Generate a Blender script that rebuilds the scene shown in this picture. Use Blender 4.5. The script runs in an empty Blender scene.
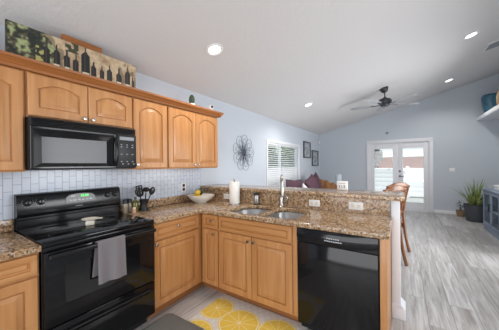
import bpy, bmesh, math, random
from mathutils import Vector, Matrix

SC = bpy.context.scene
COL = SC.collection
R = math.radians
random.seed(7)


def srgb(r, g, b):
    def f(c):
        c /= 255.0
        return c / 12.92 if c <= 0.04045 else ((c + 0.055) / 1.055) ** 2.4
    return (f(r), f(g), f(b), 1.0)


# ------------------------------------------------------------------ camera
cam_d = bpy.data.cameras.new('camera')
cam = bpy.data.objects.new('camera', cam_d)
COL.objects.link(cam)
SC.camera = cam
CAM_LOC = Vector((2.480, -0.470, 1.388))
YAW, ROLL = 0.5848, -0.010
F = Vector((-math.sin(YAW), math.cos(YAW), 0))
R0 = Vector((math.cos(YAW), math.sin(YAW), 0))
U0 = Vector((0, 0, 1))
RV = R0 * math.cos(ROLL) + U0 * math.sin(ROLL)
UV = U0 * math.cos(ROLL) - R0 * math.sin(ROLL)
mw = Matrix((RV, UV, -F)).transposed().to_4x4()
mw.translation = CAM_LOC
cam.matrix_world = mw
cam_d.sensor_width = 36
cam_d.lens = 36 * 231.43 / 499
cam_d.shift_y = 0.44 / 499
cam_d.clip_start = 0.02

# ------------------------------------------------------------------ world, lights, exposure
SC.view_settings.view_transform = 'Standard'
SC.view_settings.look = 'None'
SC.view_settings.gamma = 1
SC.view_settings.use_curve_mapping = False
SC.view_settings.exposure = -0.1

wd = bpy.data.worlds.new('sky')
SC.world = wd
wd.use_nodes = True
nt = wd.node_tree
nt.nodes.clear()
wo = nt.nodes.new('ShaderNodeOutputWorld')
bg = nt.nodes.new('ShaderNodeBackground')
tc = nt.nodes.new('ShaderNodeTexCoord')
sp = nt.nodes.new('ShaderNodeSeparateXYZ')
rp = nt.nodes.new('ShaderNodeValToRGB')
rp.color_ramp.elements[0].position = 0.0
rp.color_ramp.elements[0].color = (0.96, 0.98, 1.0, 1)
rp.color_ramp.elements[1].position = 0.7
rp.color_ramp.elements[1].color = (0.70, 0.82, 1.0, 1)
nt.links.new(tc.outputs['Generated'], sp.inputs[0])
nt.links.new(sp.outputs['Z'], rp.inputs[0])
nt.links.new(rp.outputs[0], bg.inputs[0])
bg.inputs[1].default_value = 1.05
nt.links.new(bg.outputs[0], wo.inputs[0])


def light(name, kind, loc, energy, color=(1, 1, 1), target=None, **kw):
    d = bpy.data.lights.new(name, kind)
    d.energy = energy
    d.color = color
    for k, v in kw.items():
        setattr(d, k, v)
    o = bpy.data.objects.new(name, d)
    COL.objects.link(o)
    o.location = loc
    if target is not None:
        o.rotation_euler = (Vector(target) - Vector(loc)).to_track_quat('-Z', 'Y').to_euler()
    return o


light('sun', 'SUN', (3, -8, 22), 3.6, (1, 0.96, 0.9), (0.5, 4.5, 0), angle=R(3))
# unseen fill lamp added behind the viewer, then daylight from the window on the right
light('back_fill', 'AREA', (2.4, -2.93, 1.25), 96, (0.98, 0.98, 1.0), (2.3, 0.9, 2.5),
      shape='RECTANGLE', size=3.4, size_y=2.3)
light('right_daylight_fill', 'AREA', (4.46, 1.85, 1.6), 30, (0.97, 0.98, 1.0), (2.4, 1.9, 1.5),
      shape='RECTANGLE', size=1.5, size_y=1.2, spread=R(125))
light('right_daylight_fill', 'AREA', (4.46, 4.4, 1.15), 60, (0.97, 0.98, 1.0), (1.8, 4.9, 1.1),  # unseen lamp added farther along the wall to brighten the living area
      shape='RECTANGLE', size=1.9, size_y=2.1, spread=R(125))

# ------------------------------------------------------------------ materials
MATS = {}


def mat(name, col, rough=0.5, metal=0.0, spec=0.5, emit=None, estr=0.0, bump=None, var=None,
        coat=0.0):
    m = bpy.data.materials.new(name)
    m.use_nodes = True
    n = m.node_tree
    b = n.nodes['Principled BSDF']
    b.inputs['Base Color'].default_value = col
    b.inputs['Roughness'].default_value = rough
    b.inputs['Metallic'].default_value = metal
    b.inputs['Specular IOR Level'].default_value = spec
    b.inputs['Coat Weight'].default_value = coat
    b.inputs['Coat Roughness'].default_value = 0.08
    if emit:
        b.inputs['Emission Color'].default_value = emit
        b.inputs['Emission Strength'].default_value = estr
    t = None
    if bump or var:
        t = n.nodes.new('ShaderNodeTexCoord')
    if var:      # (scale xyz, amount dark colour, light colour)
        sc, c1, c2 = var
        mp = n.nodes.new('ShaderNodeMapping')
        mp.inputs['Scale'].default_value = sc
        nz = n.nodes.new('ShaderNodeTexNoise')
        nz.inputs['Scale'].default_value = 1.0
        nz.inputs['Detail'].default_value = 4
        cr = n.nodes.new('ShaderNodeValToRGB')
        cr.color_ramp.elements[0].position = 0.35
        cr.color_ramp.elements[1].position = 0.68
        cr.color_ramp.elements[0].color = c1
        cr.color_ramp.elements[1].color = c2
        n.links.new(t.outputs['Object'], mp.inputs[0])
        n.links.new(mp.outputs[0], nz.inputs['Vector'])
        n.links.new(nz.outputs['Fac'], cr.inputs[0])
        n.links.new(cr.outputs[0], b.inputs['Base Color'])
    if bump:     # (scale, strength, distance)
        nz = n.nodes.new('ShaderNodeTexNoise')
        nz.inputs['Scale'].default_value = bump[0]
        nz.inputs['Detail'].default_value = 3
        bp = n.nodes.new('ShaderNodeBump')
        bp.inputs['Strength'].default_value = bump[1]
        bp.inputs['Distance'].default_value = bump[2]
        n.links.new(t.outputs['Object'], nz.inputs['Vector'])
        n.links.new(nz.outputs['Fac'], bp.inputs['Height'])
        n.links.new(bp.outputs[0], b.inputs['Normal'])
    MATS[name] = m
    return m


WALL = mat('wall_paint', srgb(197, 204, 212), 0.75, bump=(60, 0.15, 0.003))
CEIL = mat('ceiling_paint', srgb(219, 218, 218), 0.9, bump=(30, 0.6, 0.007))
WHITE = mat('white_trim', srgb(232, 233, 236), 0.4)
WHITEPLASTIC = mat('white_plastic', srgb(238, 238, 236), 0.35)
MAPLE = mat('maple', srgb(200, 138, 80), 0.38, var=((26, 26, 1.6), srgb(184, 127, 74), srgb(202, 147, 93)), coat=0.2)
MAPLE_H = mat('maple_cross_grain', srgb(200, 138, 80), 0.38, var=((1.6, 1.6, 26), srgb(183, 126, 73), srgb(201, 146, 92)), coat=0.2)
MAPLE_D = mat('maple_moulding', srgb(178, 116, 64), 0.4, var=((20, 1.2, 30), srgb(152, 94, 48), srgb(176, 114, 62)), coat=0.2)
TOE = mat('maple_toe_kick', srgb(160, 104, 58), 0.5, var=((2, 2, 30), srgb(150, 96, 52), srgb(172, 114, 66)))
BLACKG = mat('black_gloss', (0.006, 0.006, 0.007, 1), 0.09, spec=0.38)
BLACKE = mat('black_enamel', (0.008, 0.008, 0.009, 1), 0.2, spec=0.4)
BLACKM = mat('black_plastic', (0.014, 0.0145, 0.016, 1), 0.42, spec=0.4)
MICROGLASS = mat('smoked_glass', (0.06, 0.065, 0.075, 1), 0.16, spec=0.3)
BTN = mat('button_grey', srgb(150, 156, 164), 0.5)
BTNL = mat('legend_white', srgb(205, 210, 214), 0.5)
GREEN = mat('green_digits', srgb(60, 190, 60), 0.5, emit=(0.15, 1, 0.2, 1), estr=1.2)
STEEL = mat('brushed_steel', (0.40, 0.40, 0.40, 1), 0.36, metal=0.8)
NICKEL = mat('brushed_nickel', (0.44, 0.43, 0.41, 1), 0.25, metal=1.0)
CHROME = mat('chrome', (0.75, 0.75, 0.76, 1), 0.12, metal=1.0)
CERAMIC = mat('cream_ceramic', srgb(226, 218, 202), 0.25)
BOWLM = mat('white_ceramic', srgb(228, 224, 216), 0.3)
PAPER = mat('paper_towel', srgb(240, 238, 232), 0.85, bump=(90, 0.4, 0.003))
LEMON = mat('lemon_skin', srgb(222, 180, 40), 0.45, bump=(120, 0.2, 0.002))
LEAFD = mat('dark_leaf', srgb(44, 66, 40), 0.5)
OIL = mat('olive_oil_glass', srgb(96, 92, 26), 0.12, spec=0.6)
SPICE = mat('spice_glass', srgb(150, 138, 120), 0.15, spec=0.6)
SALT = mat('pink_salt', srgb(214, 170, 150), 0.3)
TOWEL = mat('grey_towel', srgb(126, 121, 123), 0.95, bump=(160, 0.9, 0.004))
RUST = mat('rust_leather', srgb(112, 58, 42), 0.45, bump=(40, 0.3, 0.003))
PLUM = mat('plum_fabric', srgb(84, 56, 68), 0.85, bump=(120, 0.4, 0.003))
IVORY = mat('ivory_fabric', srgb(214, 216, 214), 0.9, bump=(120, 0.4, 0.003))
TAN = mat('tan_knit', srgb(146, 102, 64), 0.9, bump=(90, 1.0, 0.008))
OAKCH = mat('cherry_wood', srgb(168, 98, 44), 0.32, var=((10, 10, 2), srgb(104, 60, 26), srgb(152, 94, 46)), coat=0.3)
FRAMEB = mat('dark_frame', srgb(52, 52, 58), 0.5)
PICT = mat('grey_print', srgb(168, 174, 182), 0.7, var=((7, 9, 9), srgb(130, 138, 148), srgb(190, 195, 200)))
WIRE = mat('dark_wire', srgb(92, 98, 112), 0.45, metal=0.5)
FANM = mat('fan_motor', srgb(62, 62, 66), 0.4, metal=0.3)
FANB = mat('fan_blade', srgb(176, 178, 182), 0.3, coat=0.5)
LAMPON = mat('lamp_glow', (1, 1, 1, 1), 0.5, emit=(1, 0.98, 0.94, 1), estr=6.0)
NAVY = mat('slate_blue_paint', srgb(124, 138, 158), 0.45)
DARKMETAL = mat('dark_metal', srgb(44, 44, 48), 0.4, metal=0.4)
POT = mat('charcoal_pot', srgb(70, 74, 80), 0.7, bump=(60, 0.3, 0.003))
SOIL = mat('soil', srgb(60, 46, 36), 0.95)
LEAFP = mat('green_leaf', srgb(104, 136, 64), 0.45, var=((9, 9, 3), srgb(74, 108, 56), srgb(190, 200, 116)))
VASEB = mat('teal_glaze', srgb(40, 92, 116), 0.3, var=((9, 9, 5), srgb(28, 74, 98), srgb(62, 120, 142)), coat=0.4)
CLAY = mat('tan_clay', srgb(150, 124, 96), 0.7)
SHADE = mat('pale_shade', srgb(206, 216, 226), 0.8)
VINYL = mat('white_vinyl', srgb(236, 238, 240), 0.5)
BRICKRED = mat('terracotta', srgb(186, 112, 92), 0.9, var=((3, 3, 12), srgb(172, 98, 80), srgb(200, 128, 106)))
PATIO = mat('patio_concrete', srgb(176, 178, 172), 0.9)
LAWN = mat('lawn', srgb(96, 120, 70), 0.95, bump=(30, 1, 0.02))
BARK = mat('bark', srgb(84, 74, 66), 0.9)
OUTLEAF = mat('outdoor_leaf', srgb(84, 118, 62), 0.6, var=((4, 4, 4), srgb(54, 88, 40), srgb(128, 156, 92)))
OUTLEAF2 = mat('dusky_leaf', srgb(104, 112, 104), 0.6, var=((4, 4, 4), srgb(78, 88, 80), srgb(140, 146, 136)))
MATG = mat('grey_mat', srgb(112, 112, 108), 0.75, bump=(150, 0.5, 0.002))
WOODBOARD = mat('wood_board', srgb(164, 104, 56), 0.5, var=((20, 2, 20), srgb(150, 92, 46), srgb(178, 118, 68)))
BLIND = mat('blind_white', srgb(236, 238, 240), 0.5)


def glass_mat():
    m = bpy.data.materials.new('window_glass')
    m.use_nodes = True
    n = m.node_tree
    n.nodes.clear()
    o = n.nodes.new('ShaderNodeOutputMaterial')
    mx = n.nodes.new('ShaderNodeMixShader')
    tr = n.nodes.new('ShaderNodeBsdfTransparent')
    tr.inputs[0].default_value = (0.96, 0.98, 0.98, 1)
    gl = n.nodes.new('ShaderNodeBsdfGlossy')
    gl.inputs['Roughness'].default_value = 0.02
    mx.inputs[0].default_value = 0.06
    n.links.new(tr.outputs[0], mx.inputs[1])
    n.links.new(gl.outputs[0], mx.inputs[2])
    n.links.new(mx.outputs[0], o.inputs[0])
    return m


GLASS = glass_mat()


def granite_mat():
    m = bpy.data.materials.new('granite')
    m.use_nodes = True
    n = m.node_tree
    L = n.links.new
    b = n.nodes['Principled BSDF']
    b.inputs['Roughness'].default_value = 0.12
    t = n.nodes.new('ShaderNodeTexCoord')
    n1 = n.nodes.new('ShaderNodeTexNoise')
    n1.inputs['Scale'].default_value = 30
    n1.inputs['Detail'].default_value = 6
    n1.inputs['Roughness'].default_value = 0.7
    v = n.nodes.new('ShaderNodeTexVoronoi')
    v.inputs['Scale'].default_value = 66
    n2 = n.nodes.new('ShaderNodeTexNoise')
    n2.inputs['Scale'].default_value = 84
    n2.inputs['Detail'].default_value = 3
    for x in (n1, v, n2):
        L(t.outputs['Object'], x.inputs['Vector'])
    c1 = n.nodes.new('ShaderNodeValToRGB')
    e = c1.color_ramp.elements
    e[0].position, e[0].color = 0.30, srgb(84, 58, 42)
    e[1].position, e[1].color = 0.72, srgb(226, 208, 184)
    for p, c in ((0.42, srgb(142, 108, 78)), (0.52, srgb(182, 150, 114)), (0.62, srgb(206, 180, 148))):
        k = e.new(p)
        k.color = c
    L(n1.outputs['Fac'], c1.inputs[0])
    sx = n.nodes.new('ShaderNodeSeparateColor')
    L(v.outputs['Color'], sx.inputs[0])
    c2 = n.nodes.new('ShaderNodeValToRGB')
    c2.color_ramp.interpolation = 'CONSTANT'
    e = c2.color_ramp.elements
    e[0].position, e[0].color = 0.0, srgb(52, 38, 30)
    e[1].position, e[1].color = 0.18, srgb(186, 150, 108)
    for p, c in ((0.45, srgb(204, 180, 148)), (0.7, srgb(152, 114, 78)), (0.88, srgb(222, 208, 186))):
        k = e.new(p)
        k.color = c
    L(sx.outputs[0], c2.inputs[0])
    mx = n.nodes.new('ShaderNodeMix')
    mx.data_type = 'RGBA'
    mx.inputs['Factor'].default_value = 0.5
    L(c1.outputs[0], mx.inputs['A'])
    L(c2.outputs[0], mx.inputs['B'])
    c3 = n.nodes.new('ShaderNodeValToRGB')
    c3.color_ramp.elements[0].position = 0.38
    c3.color_ramp.elements[0].color = (0.12, 0.09, 0.08, 1)
    c3.color_ramp.elements[1].position = 0.46
    c3.color_ramp.elements[1].color = (1, 1, 1, 1)
    L(n2.outputs['Fac'], c3.inputs[0])
    ml = n.nodes.new('ShaderNodeMix')
    ml.data_type = 'RGBA'
    ml.blend_type = 'MULTIPLY'
    ml.inputs['Factor'].default_value = 0.85
    L(mx.outputs['Result'], ml.inputs['A'])
    L(c3.outputs[0], ml.inputs['B'])
    L(ml.outputs['Result'], b.inputs['Base Color'])
    return m


GRANITE = granite_mat()


def brick_mat(name, swap, bw, rh, mortar, c1, c2, cm, rough, offset=0.5, streak=None, bumpd=0.0):
    """swap: list of the two object axes used as (along, across)"""
    m = bpy.data.materials.new(name)
    m.use_nodes = True
    n = m.node_tree
    L = n.links.new
    b = n.nodes['Principled BSDF']
    b.inputs['Roughness'].default_value = rough
    t = n.nodes.new('ShaderNodeTexCoord')
    s = n.nodes.new('ShaderNodeSeparateXYZ')
    c = n.nodes.new('ShaderNodeCombineXYZ')
    L(t.outputs['Object'], s.inputs[0])
    L(s.outputs[swap[0]], c.inputs[0])
    L(s.outputs[swap[1]], c.inputs[1])
    br = n.nodes.new('ShaderNodeTexBrick')
    br.inputs['Scale'].default_value = 1
    br.inputs['Brick Width'].default_value = bw
    br.inputs['Row Height'].default_value = rh
    br.inputs['Mortar Size'].default_value = mortar
    br.inputs['Mortar Smooth'].default_value = 0.1
    br.inputs['Bias'].default_value = 0
    br.offset = offset
    br.inputs['Color1'].default_value = c1
    br.inputs['Color2'].default_value = c2
    br.inputs['Mortar'].default_value = cm
    L(c.outputs[0], br.inputs['Vector'])
    out = br.outputs['Color']
    if streak:
        mp = n.nodes.new('ShaderNodeMapping')
        mp.inputs['Scale'].default_value = streak[0]
        L(t.outputs['Object'], mp.inputs[0])
        nz = n.nodes.new('ShaderNodeTexNoise')
        nz.inputs['Scale'].default_value = 1
        nz.inputs['Detail'].default_value = 6
        nz.inputs['Roughness'].default_value = 0.65
        nz.inputs['Distortion'].default_value = 0.6
        # shift the grain from board to board
        ad = n.nodes.new('ShaderNodeVectorMath')
        ad.operation = 'MULTIPLY_ADD'
        ad.inputs[1].default_value = (23, 31, 17)
        L(br.outputs['Color'], ad.inputs[0])
        L(mp.outputs[0], ad.inputs[2])
        L(ad.outputs[0], nz.inputs['Vector'])
        cr = n.nodes.new('ShaderNodeValToRGB')
        cr.color_ramp.elements[0].position = 0.3
        cr.color_ramp.elements[0].color = streak[1]
        cr.color_ramp.elements[1].position = 0.65
        cr.color_ramp.elements[1].color = streak[2]
        L(nz.outputs['Fac'], cr.inputs[0])
        mx = n.nodes.new('ShaderNodeMix')
        mx.data_type = 'RGBA'
        mx.blend_type = 'MULTIPLY'
        mx.inputs['Factor'].default_value = 1.0
        L(br.outputs['Color'], mx.inputs['A'])
        L(cr.outputs[0], mx.inputs['B'])
        out = mx.outputs['Result']
    L(out, b.inputs['Base Color'])
    if bumpd:
        iv = n.nodes.new('ShaderNodeMath')
        iv.operation = 'SUBTRACT'
        iv.inputs[0].default_value = 1
        L(br.outputs['Fac'], iv.inputs[1])
        bp = n.nodes.new('ShaderNodeBump')
        bp.inputs['Strength'].default_value = 0.6
        bp.inputs['Distance'].default_value = bumpd
        L(iv.outputs[0], bp.inputs['Height'])
        L(bp.outputs[0], b.inputs['Normal'])
    return m


FLOORM = brick_mat('plank_floor', (1, 0), 1.25, 0.19, 0.0014, srgb(218, 217, 216), srgb(184, 181, 179),
                   srgb(110, 106, 104), 0.32, 0.37,
                   ((26, 1.8, 1), srgb(184, 177, 172), srgb(255, 255, 255)), 0.001)
TILEM = brick_mat('white_tile', (2, 1), 0.102, 0.0515, 0.0022, srgb(212, 220, 231), srgb(203, 212, 225),
                  srgb(164, 170, 180), 0.18, 0.5, None, 0.0015)


# ------------------------------------------------------------------ mesh helpers
class MB:
    def __init__(self):
        self.bm = bmesh.new()

    def _merge(self, t):
        me = bpy.data.meshes.new('tmp')
        t.to_mesh(me)
        t.free()
        self.bm.from_mesh(me)
        bpy.data.meshes.remove(me)

    def box(self, x0, x1, y0, y1, z0, z1, bev=0.0, seg=2, m=None):
        t = bmesh.new()
        bmesh.ops.create_cube(t, size=1)
        for v in t.verts:
            v.co = Vector(((x0 + x1) / 2 + v.co.x * (x1 - x0), (y0 + y1) / 2 + v.co.y * (y1 - y0),
                           (z0 + z1) / 2 + v.co.z * (z1 - z0)))
        if bev:
            bmesh.ops.bevel(t, geom=list(t.edges), offset=bev, segments=seg, profile=0.5, affect='EDGES')
        if m is not None:
            bmesh.ops.transform(t, matrix=m, verts=t.verts)
        self._merge(t)
        return self

    def lathe(self, c, prof, seg=28, axis='z'):
        """prof: list of (r, h); closed where r == 0"""
        t = bmesh.new()
        rings = []
        for r, h in prof:
            if r < 1e-6:
                rings.append([t.verts.new((0, 0, h))])
            else:
                rings.append([t.verts.new((r * math.cos(2 * math.pi * i / seg), r * math.sin(2 * math.pi * i / seg), h))
                              for i in range(seg)])
        for a, b in zip(rings, rings[1:]):
            for i in range(seg):
                j = (i + 1) % seg
                if len(a) == 1 and len(b) == 1:
                    continue
                if len(a) == 1:
                    t.faces.new((a[0], b[i], b[j]))
                elif len(b) == 1:
                    t.faces.new((a[i], a[j], b[0]))
                else:
                    t.faces.new((a[i], a[j], b[j], b[i]))
        if axis == 'x':
            bmesh.ops.transform(t, matrix=Matrix.Rotation(R(90), 4, 'Y'), verts=t.verts)
        if axis == 'y':
            bmesh.ops.transform(t, matrix=Matrix.Rotation(R(-90), 4, 'X'), verts=t.verts)
        bmesh.ops.translate(t, vec=Vector(c), verts=t.verts)
        bmesh.ops.recalc_face_normals(t, faces=t.faces)
        self._merge(t)
        return self

    def cyl(self, c, r, h0, h1, seg=24, axis='z'):
        return self.lathe(c, [(0, h0), (r, h0), (r, h1), (0, h1)], seg, axis)

    def tube(self, pts, r, seg=10, closed=False):
        pts = [Vector(p) for p in pts]
        rs = r if isinstance(r, (list, tuple)) else [r] * len(pts)
        t = bmesh.new()
        rings = []
        up = None
        N = len(pts)
        for i, p in enumerate(pts):
            if closed:
                d = (pts[(i + 1) % N] - pts[i - 1]).normalized()
            else:
                d = (pts[min(i + 1, N - 1)] - pts[max(i - 1, 0)]).normalized()
            if up is None:
                up = Vector((0, 0, 1)) if abs(d.z) < 0.9 else Vector((1, 0, 0))
            a = d.cross(up).normalized()
            up = a.cross(d).normalized()
            rings.append([t.verts.new(p + rs[i] * (a * math.cos(2 * math.pi * k / seg) + up * math.sin(2 * math.pi * k / seg)))
                          for k in range(seg)])
        rng = range(N) if closed else range(N - 1)
        for i in rng:
            A, B = rings[i], rings[(i + 1) % N]
            for k in range(seg):
                t.faces.new((A[k], A[(k + 1) % seg], B[(k + 1) % seg], B[k]))
        if not closed:
            t.faces.new(rings[0][::-1])
            t.faces.new(rings[-1])
        bmesh.ops.recalc_face_normals(t, faces=t.faces)
        self._merge(t)
        return self

    def prism(self, poly, axis, a0, a1):
        """poly: list of 2-D points in the other two axes (order xyz minus axis), extruded along axis"""
        t = bmesh.new()

        def P(q, a):
            if axis == 'x':
                return (a, q[0], q[1])
            if axis == 'y':
                return (q[0], a, q[1])
            return (q[0], q[1], a)
        A = [t.verts.new(P(q, a0)) for q in poly]
        B = [t.verts.new(P(q, a1)) for q in poly]
        n = len(poly)
        t.faces.new(A)
        t.faces.new(B[::-1])
        for i in range(n):
            t.faces.new((A[i], B[i], B[(i + 1) % n], A[(i + 1) % n]))
        bmesh.ops.recalc_face_normals(t, faces=t.faces)
        self._merge(t)
        return self

    def ellipsoid(self, c, rx, ry, rz, rot=None, u=20, v=12, pw=1.0):
        t = bmesh.new()
        bmesh.ops.create_uvsphere(t, u_segments=u, v_segments=v, radius=1)
        for w in t.verts:
            q = w.co.copy()
            if pw != 1.0:
                q = Vector([math.copysign(abs(a) ** pw, a) for a in q])
            w.co = Vector((q.x * rx, q.y * ry, q.z * rz))
        m = Matrix.Translation(Vector(c))
        if rot is not None:
            m = m @ rot
        bmesh.ops.transform(t, matrix=m, verts=t.verts)
        self._merge(t)
        return self

    def grid(self, fn, nu, nv, closed_u=False):
        t = bmesh.new()
        V = [[t.verts.new(fn(i / nu, j / nv)) for j in range(nv + 1)] for i in range(nu + 1)]
        for i in range(nu):
            for j in range(nv):
                t.faces.new((V[i][j], V[i + 1][j], V[i + 1][j + 1], V[i][j + 1]))
        bmesh.ops.recalc_face_normals(t, faces=t.faces)
        self._merge(t)
        return self

    def xf(self, m):
        bmesh.ops.transform(self.bm, matrix=m, verts=self.bm.verts)
        return self


def world_base(o):
    v = Vector((0, 0, 0))
    while o is not None:
        v = v + o.location
        o = o.parent
    return v


def build(name, mb, material, parent=None, loc=None, sharp=35, smooth=True, **props):
    """one mesh object; mb holds world coordinates"""
    bm = mb.bm
    base = world_base(parent) if parent is not None else Vector(loc if loc is not None else (0, 0, 0))
    if base.length:
        bmesh.ops.translate(bm, vec=-base, verts=bm.verts)
    lim = R(sharp)
    for f in bm.faces:
        f.smooth = smooth
    for e in bm.edges:
        if len(e.link_faces) == 2:
            e.smooth = e.calc_face_angle(0) < lim
        else:
            e.smooth = True
    me = bpy.data.meshes.new(name)
    bm.to_mesh(me)
    bm.free()
    me.materials.append(material)
    o = bpy.data.objects.new(name, me)
    COL.objects.link(o)
    if parent is not None:
        o.parent = parent
    else:
        o.location = base
    for k, v in props.items():
        o[k] = v
    return o


def thing(name, label, cat, loc, group=None):
    o = bpy.data.objects.new(name, None)
    o.empty_display_size = 0.1
    COL.objects.link(o)
    o.location = loc
    o['label'] = label
    o['category'] = cat
    if group:
        o['group'] = group
    return o


def solo(name, mb, material, label, cat, loc, group=None, **kw):
    o = build(name, mb, material, None, loc, **kw)
    o['label'] = label
    o['category'] = cat
    if group:
        o['group'] = group
    return o


def struct(name, mb, material, parent=None, **kw):
    return build(name, mb, material, parent, kind='structure', **kw)


def dup(o, parent=None):
    c = o.copy()
    COL.objects.link(c)
    if parent is not None:
        c.parent = parent
    for ch in list(o.children):
        dup(ch, c)
    return c


ROT_X = Matrix.Rotation(R(90), 4, 'Z')     # local outward -Y  ->  +X, local X -> +Y


def face_xf(facing, pos):
    """place local (u right, v up, outward -y) geometry; facing 'x' or '-y' or '-x'"""
    m = Matrix.Translation(Vector(pos))
    if facing == 'x':
        m = m @ ROT_X
    elif facing == '-x':
        m = m @ Matrix.Rotation(R(-90), 4, 'Z')
    return m


def panel_door(w, h, arch=0.0, margin=0.055, th=0.02):
    """raised-panel door slab, front at y=-th, lower left corner at origin"""
    mb = MB()
    t = bmesh.new()
    nt_, ns = 16, 4

    def outline(i):
        pts = []
        x0, x1, y0 = margin + i, w - margin - i, margin + i
        yt = h - margin - i
        for k in range(ns):
            pts.append((x0 + (x1 - x0) * k / ns, y0))
        ysh = yt - arch
        for k in range(ns):
            pts.append((x1, y0 + (ysh - y0) * k / ns))
        for k in range(nt_):
            s = k / nt_
            u = 1 - 2 * s
            a = max(0.0, 1 - (abs(u) / 0.93) ** 2.2)
            pts.append((x1 + (x0 - x1) * s, ysh + arch * a))
        for k in range(ns):
            pts.append((x0, ysh + (y0 - ysh) * k / ns))
        return pts

    def rect(e):
        pts = []
        x0, x1, y0, y1 = e, w - e, e, h - e
        for k in range(ns):
            pts.append((x0 + (x1 - x0) * k / ns, y0))
        for k in range(ns):
            pts.append((x1, y0 + (y1 - y0) * k / ns))
        for k in range(nt_):
            pts.append((x1 + (x0 - x1) * k / nt_, y1))
        for k in range(ns):
            pts.append((x0, y1 + (y0 - y1) * k / ns))
        return pts
    rings = [(rect(0), 0.0), (rect(0), -th + 0.004), (rect(0.004), -th), (outline(0), -th), (outline(0.003), -th + 0.014),
             (outline(0.011), -th + 0.014), (outline(0.013), -th + 0.007), (outline(0.040), -th + 0.001), (outline(0.042), -th)]
    if w - 2 * (margin + 0.04) < 0.01 or h - 2 * (margin + 0.04) - arch < 0.01:
        rings = rings[:6] + [(outline(0.02), -th + 0.003)]
    V = [[t.verts.new((p[0], d, p[1])) for p in pts] for pts, d in rings]
    n = len(V[0])
    for a, b in zip(V, V[1:]):
        for i in range(n):
            t.faces.new((a[i], a[(i + 1) % n], b[(i + 1) % n], b[i]))
    t.faces.new(V[-1])
    t.faces.new(V[0][::-1])
    bmesh.ops.recalc_face_normals(t, faces=t.faces)
    mb._merge(t)
    return mb


def knob_mb(u, v, y0):
    """knob with its axis along -y starting at local y0"""
    mb = MB()
    mb.lathe((0, 0, 0), [(0, 0), (0.006, 0), (0.006, 0.010), (0.014, 0.015), (0.0155, 0.021), (0.012, 0.026), (0, 0.027)], 18, 'y')
    mb.xf(Matrix.Rotation(math.pi, 4, 'Z'))
    mb.xf(Matrix.Translation((u, y0, v)))
    return mb


def add_door(parent, facing, pos, w, h, arch, knob=None, name='door', material=None, margin=0.055):
    m = face_xf(facing, pos)
    mtl = material or (MAPLE if name == 'door' else MAPLE_H)
    d = build(name, panel_door(w, h, arch, margin).xf(m), mtl, parent, sharp=25)
    if knob:
        build('knob', knob_mb(knob[0], knob[1], -0.02).xf(m), NICKEL, d, label='brushed nickel knob')
    return d


# ------------------------------------------------------------------ the setting
Z0, SL = 2.45, 0.262


def zc(x):
    return Z0 + SL * x


XR, YB, YF = 4.5, -3.0, 7.81
struct('floor', MB().box(-0.12, XR + 0.12, YB - 0.12, YF + 0.12, -0.06, 0.0), FLOORM)
struct('ceiling', MB().prism([(-0.12, zc(-0.12)), (XR + 0.12, zc(XR + 0.12)), (XR + 0.12, zc(XR + 0.12) + 0.1), (-0.12, zc(-0.12) + 0.1)],
                             'y', YB - 0.12, YF + 0.12), CEIL)
WY0, WY1, WZ0, WZ1 = 3.99, 5.79, 0.88, 1.905
zt = zc(0) - 0.002
wl = MB()
wl.box(-0.12, 0, YB - 0.12, WY0, 0, zt).box(-0.12, 0, WY1, YF + 0.12, 0, zt)
wl.box(-0.12, 0, WY0, WY1, 0, WZ0).box(-0.12, 0, WY0, WY1, WZ1, zt)
struct('wall_left', wl, WALL)
DX0, DX1, DZ = 1.60, 3.11, 2.04
wf = MB()
for a, b, z0 in ((0, DX0, 0), (DX0, DX1, DZ), (DX1, XR, 0)):
    wf.prism([(a, z0), (b, z0), (b, zc(b) - 0.002), (a, zc(a) - 0.002)], 'y', YF, YF + 0.12)
struct('wall_far', wf, WALL)
zr = zc(XR) - 0.002
wr = MB()
RY0, RY1, RZ0, RZ1 = 1.1, 2.6, 1.0, 2.2
wr.box(XR, XR + 0.12, YB - 0.12, RY0, 0, zr).box(XR, XR + 0.12, RY1, 3.4, 0, zr)
wr.box(XR, XR + 0.12, 5.4, YF + 0.12, 0, zr).box(XR, XR + 0.12, 3.4, 5.4, 2.2, zr)
wr.box(XR, XR + 0.12, RY0, RY1, 0, RZ0).box(XR, XR + 0.12, RY0, RY1, RZ1, zr)
struct('wall_right', wr, WALL)
wb = MB()
for a, b, z0 in ((0, 0.7, 0), (0.7, 4.1, 2.5), (4.1, XR, 0)):
    wb.prism([(a, z0), (b, z0), (b, zc(b) - 0.002), (a, zc(a) - 0.002)], 'y', YB - 0.12, YB)
struct('wall_back', wb, WALL)
# pony wall under the bar with its white end post
struct('wall_bar', MB().box(0.002, 2.386, 2.0, 2.12, 0, 1.058), WALL)
po = MB()
po.box(2.388, 2.456, 1.985, 2.135, 0, 1.058, 0.004)
po.box(2.3865, 2.492, 1.977, 2.150, 0.0, 0.10, 0.006)
po.prism([(2.387, 0.10), (2.484, 0.10), (2.458, 0.13), (2.3885, 0.13)], 'y', 1.980, 2.141)
struct('trim_1', po, WHITE)
# baseboards
struct('baseboard_far', MB().box(DX1 + 0.095, XR - 0.002, YF - 0.016, YF - 0.001, 0.001, 0.10, 0.004), WHITE)
struct('baseboard_left', MB().box(0.001, 0.016, 2.13, YF - 0.002, 0.001, 0.10, 0.004), WHITE)
struct('baseboard_right', MB().box(XR - 0.016, XR - 0.001, YB + 0.01, YF - 0.02, 0.001, 0.10, 0.004), WHITE)
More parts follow.
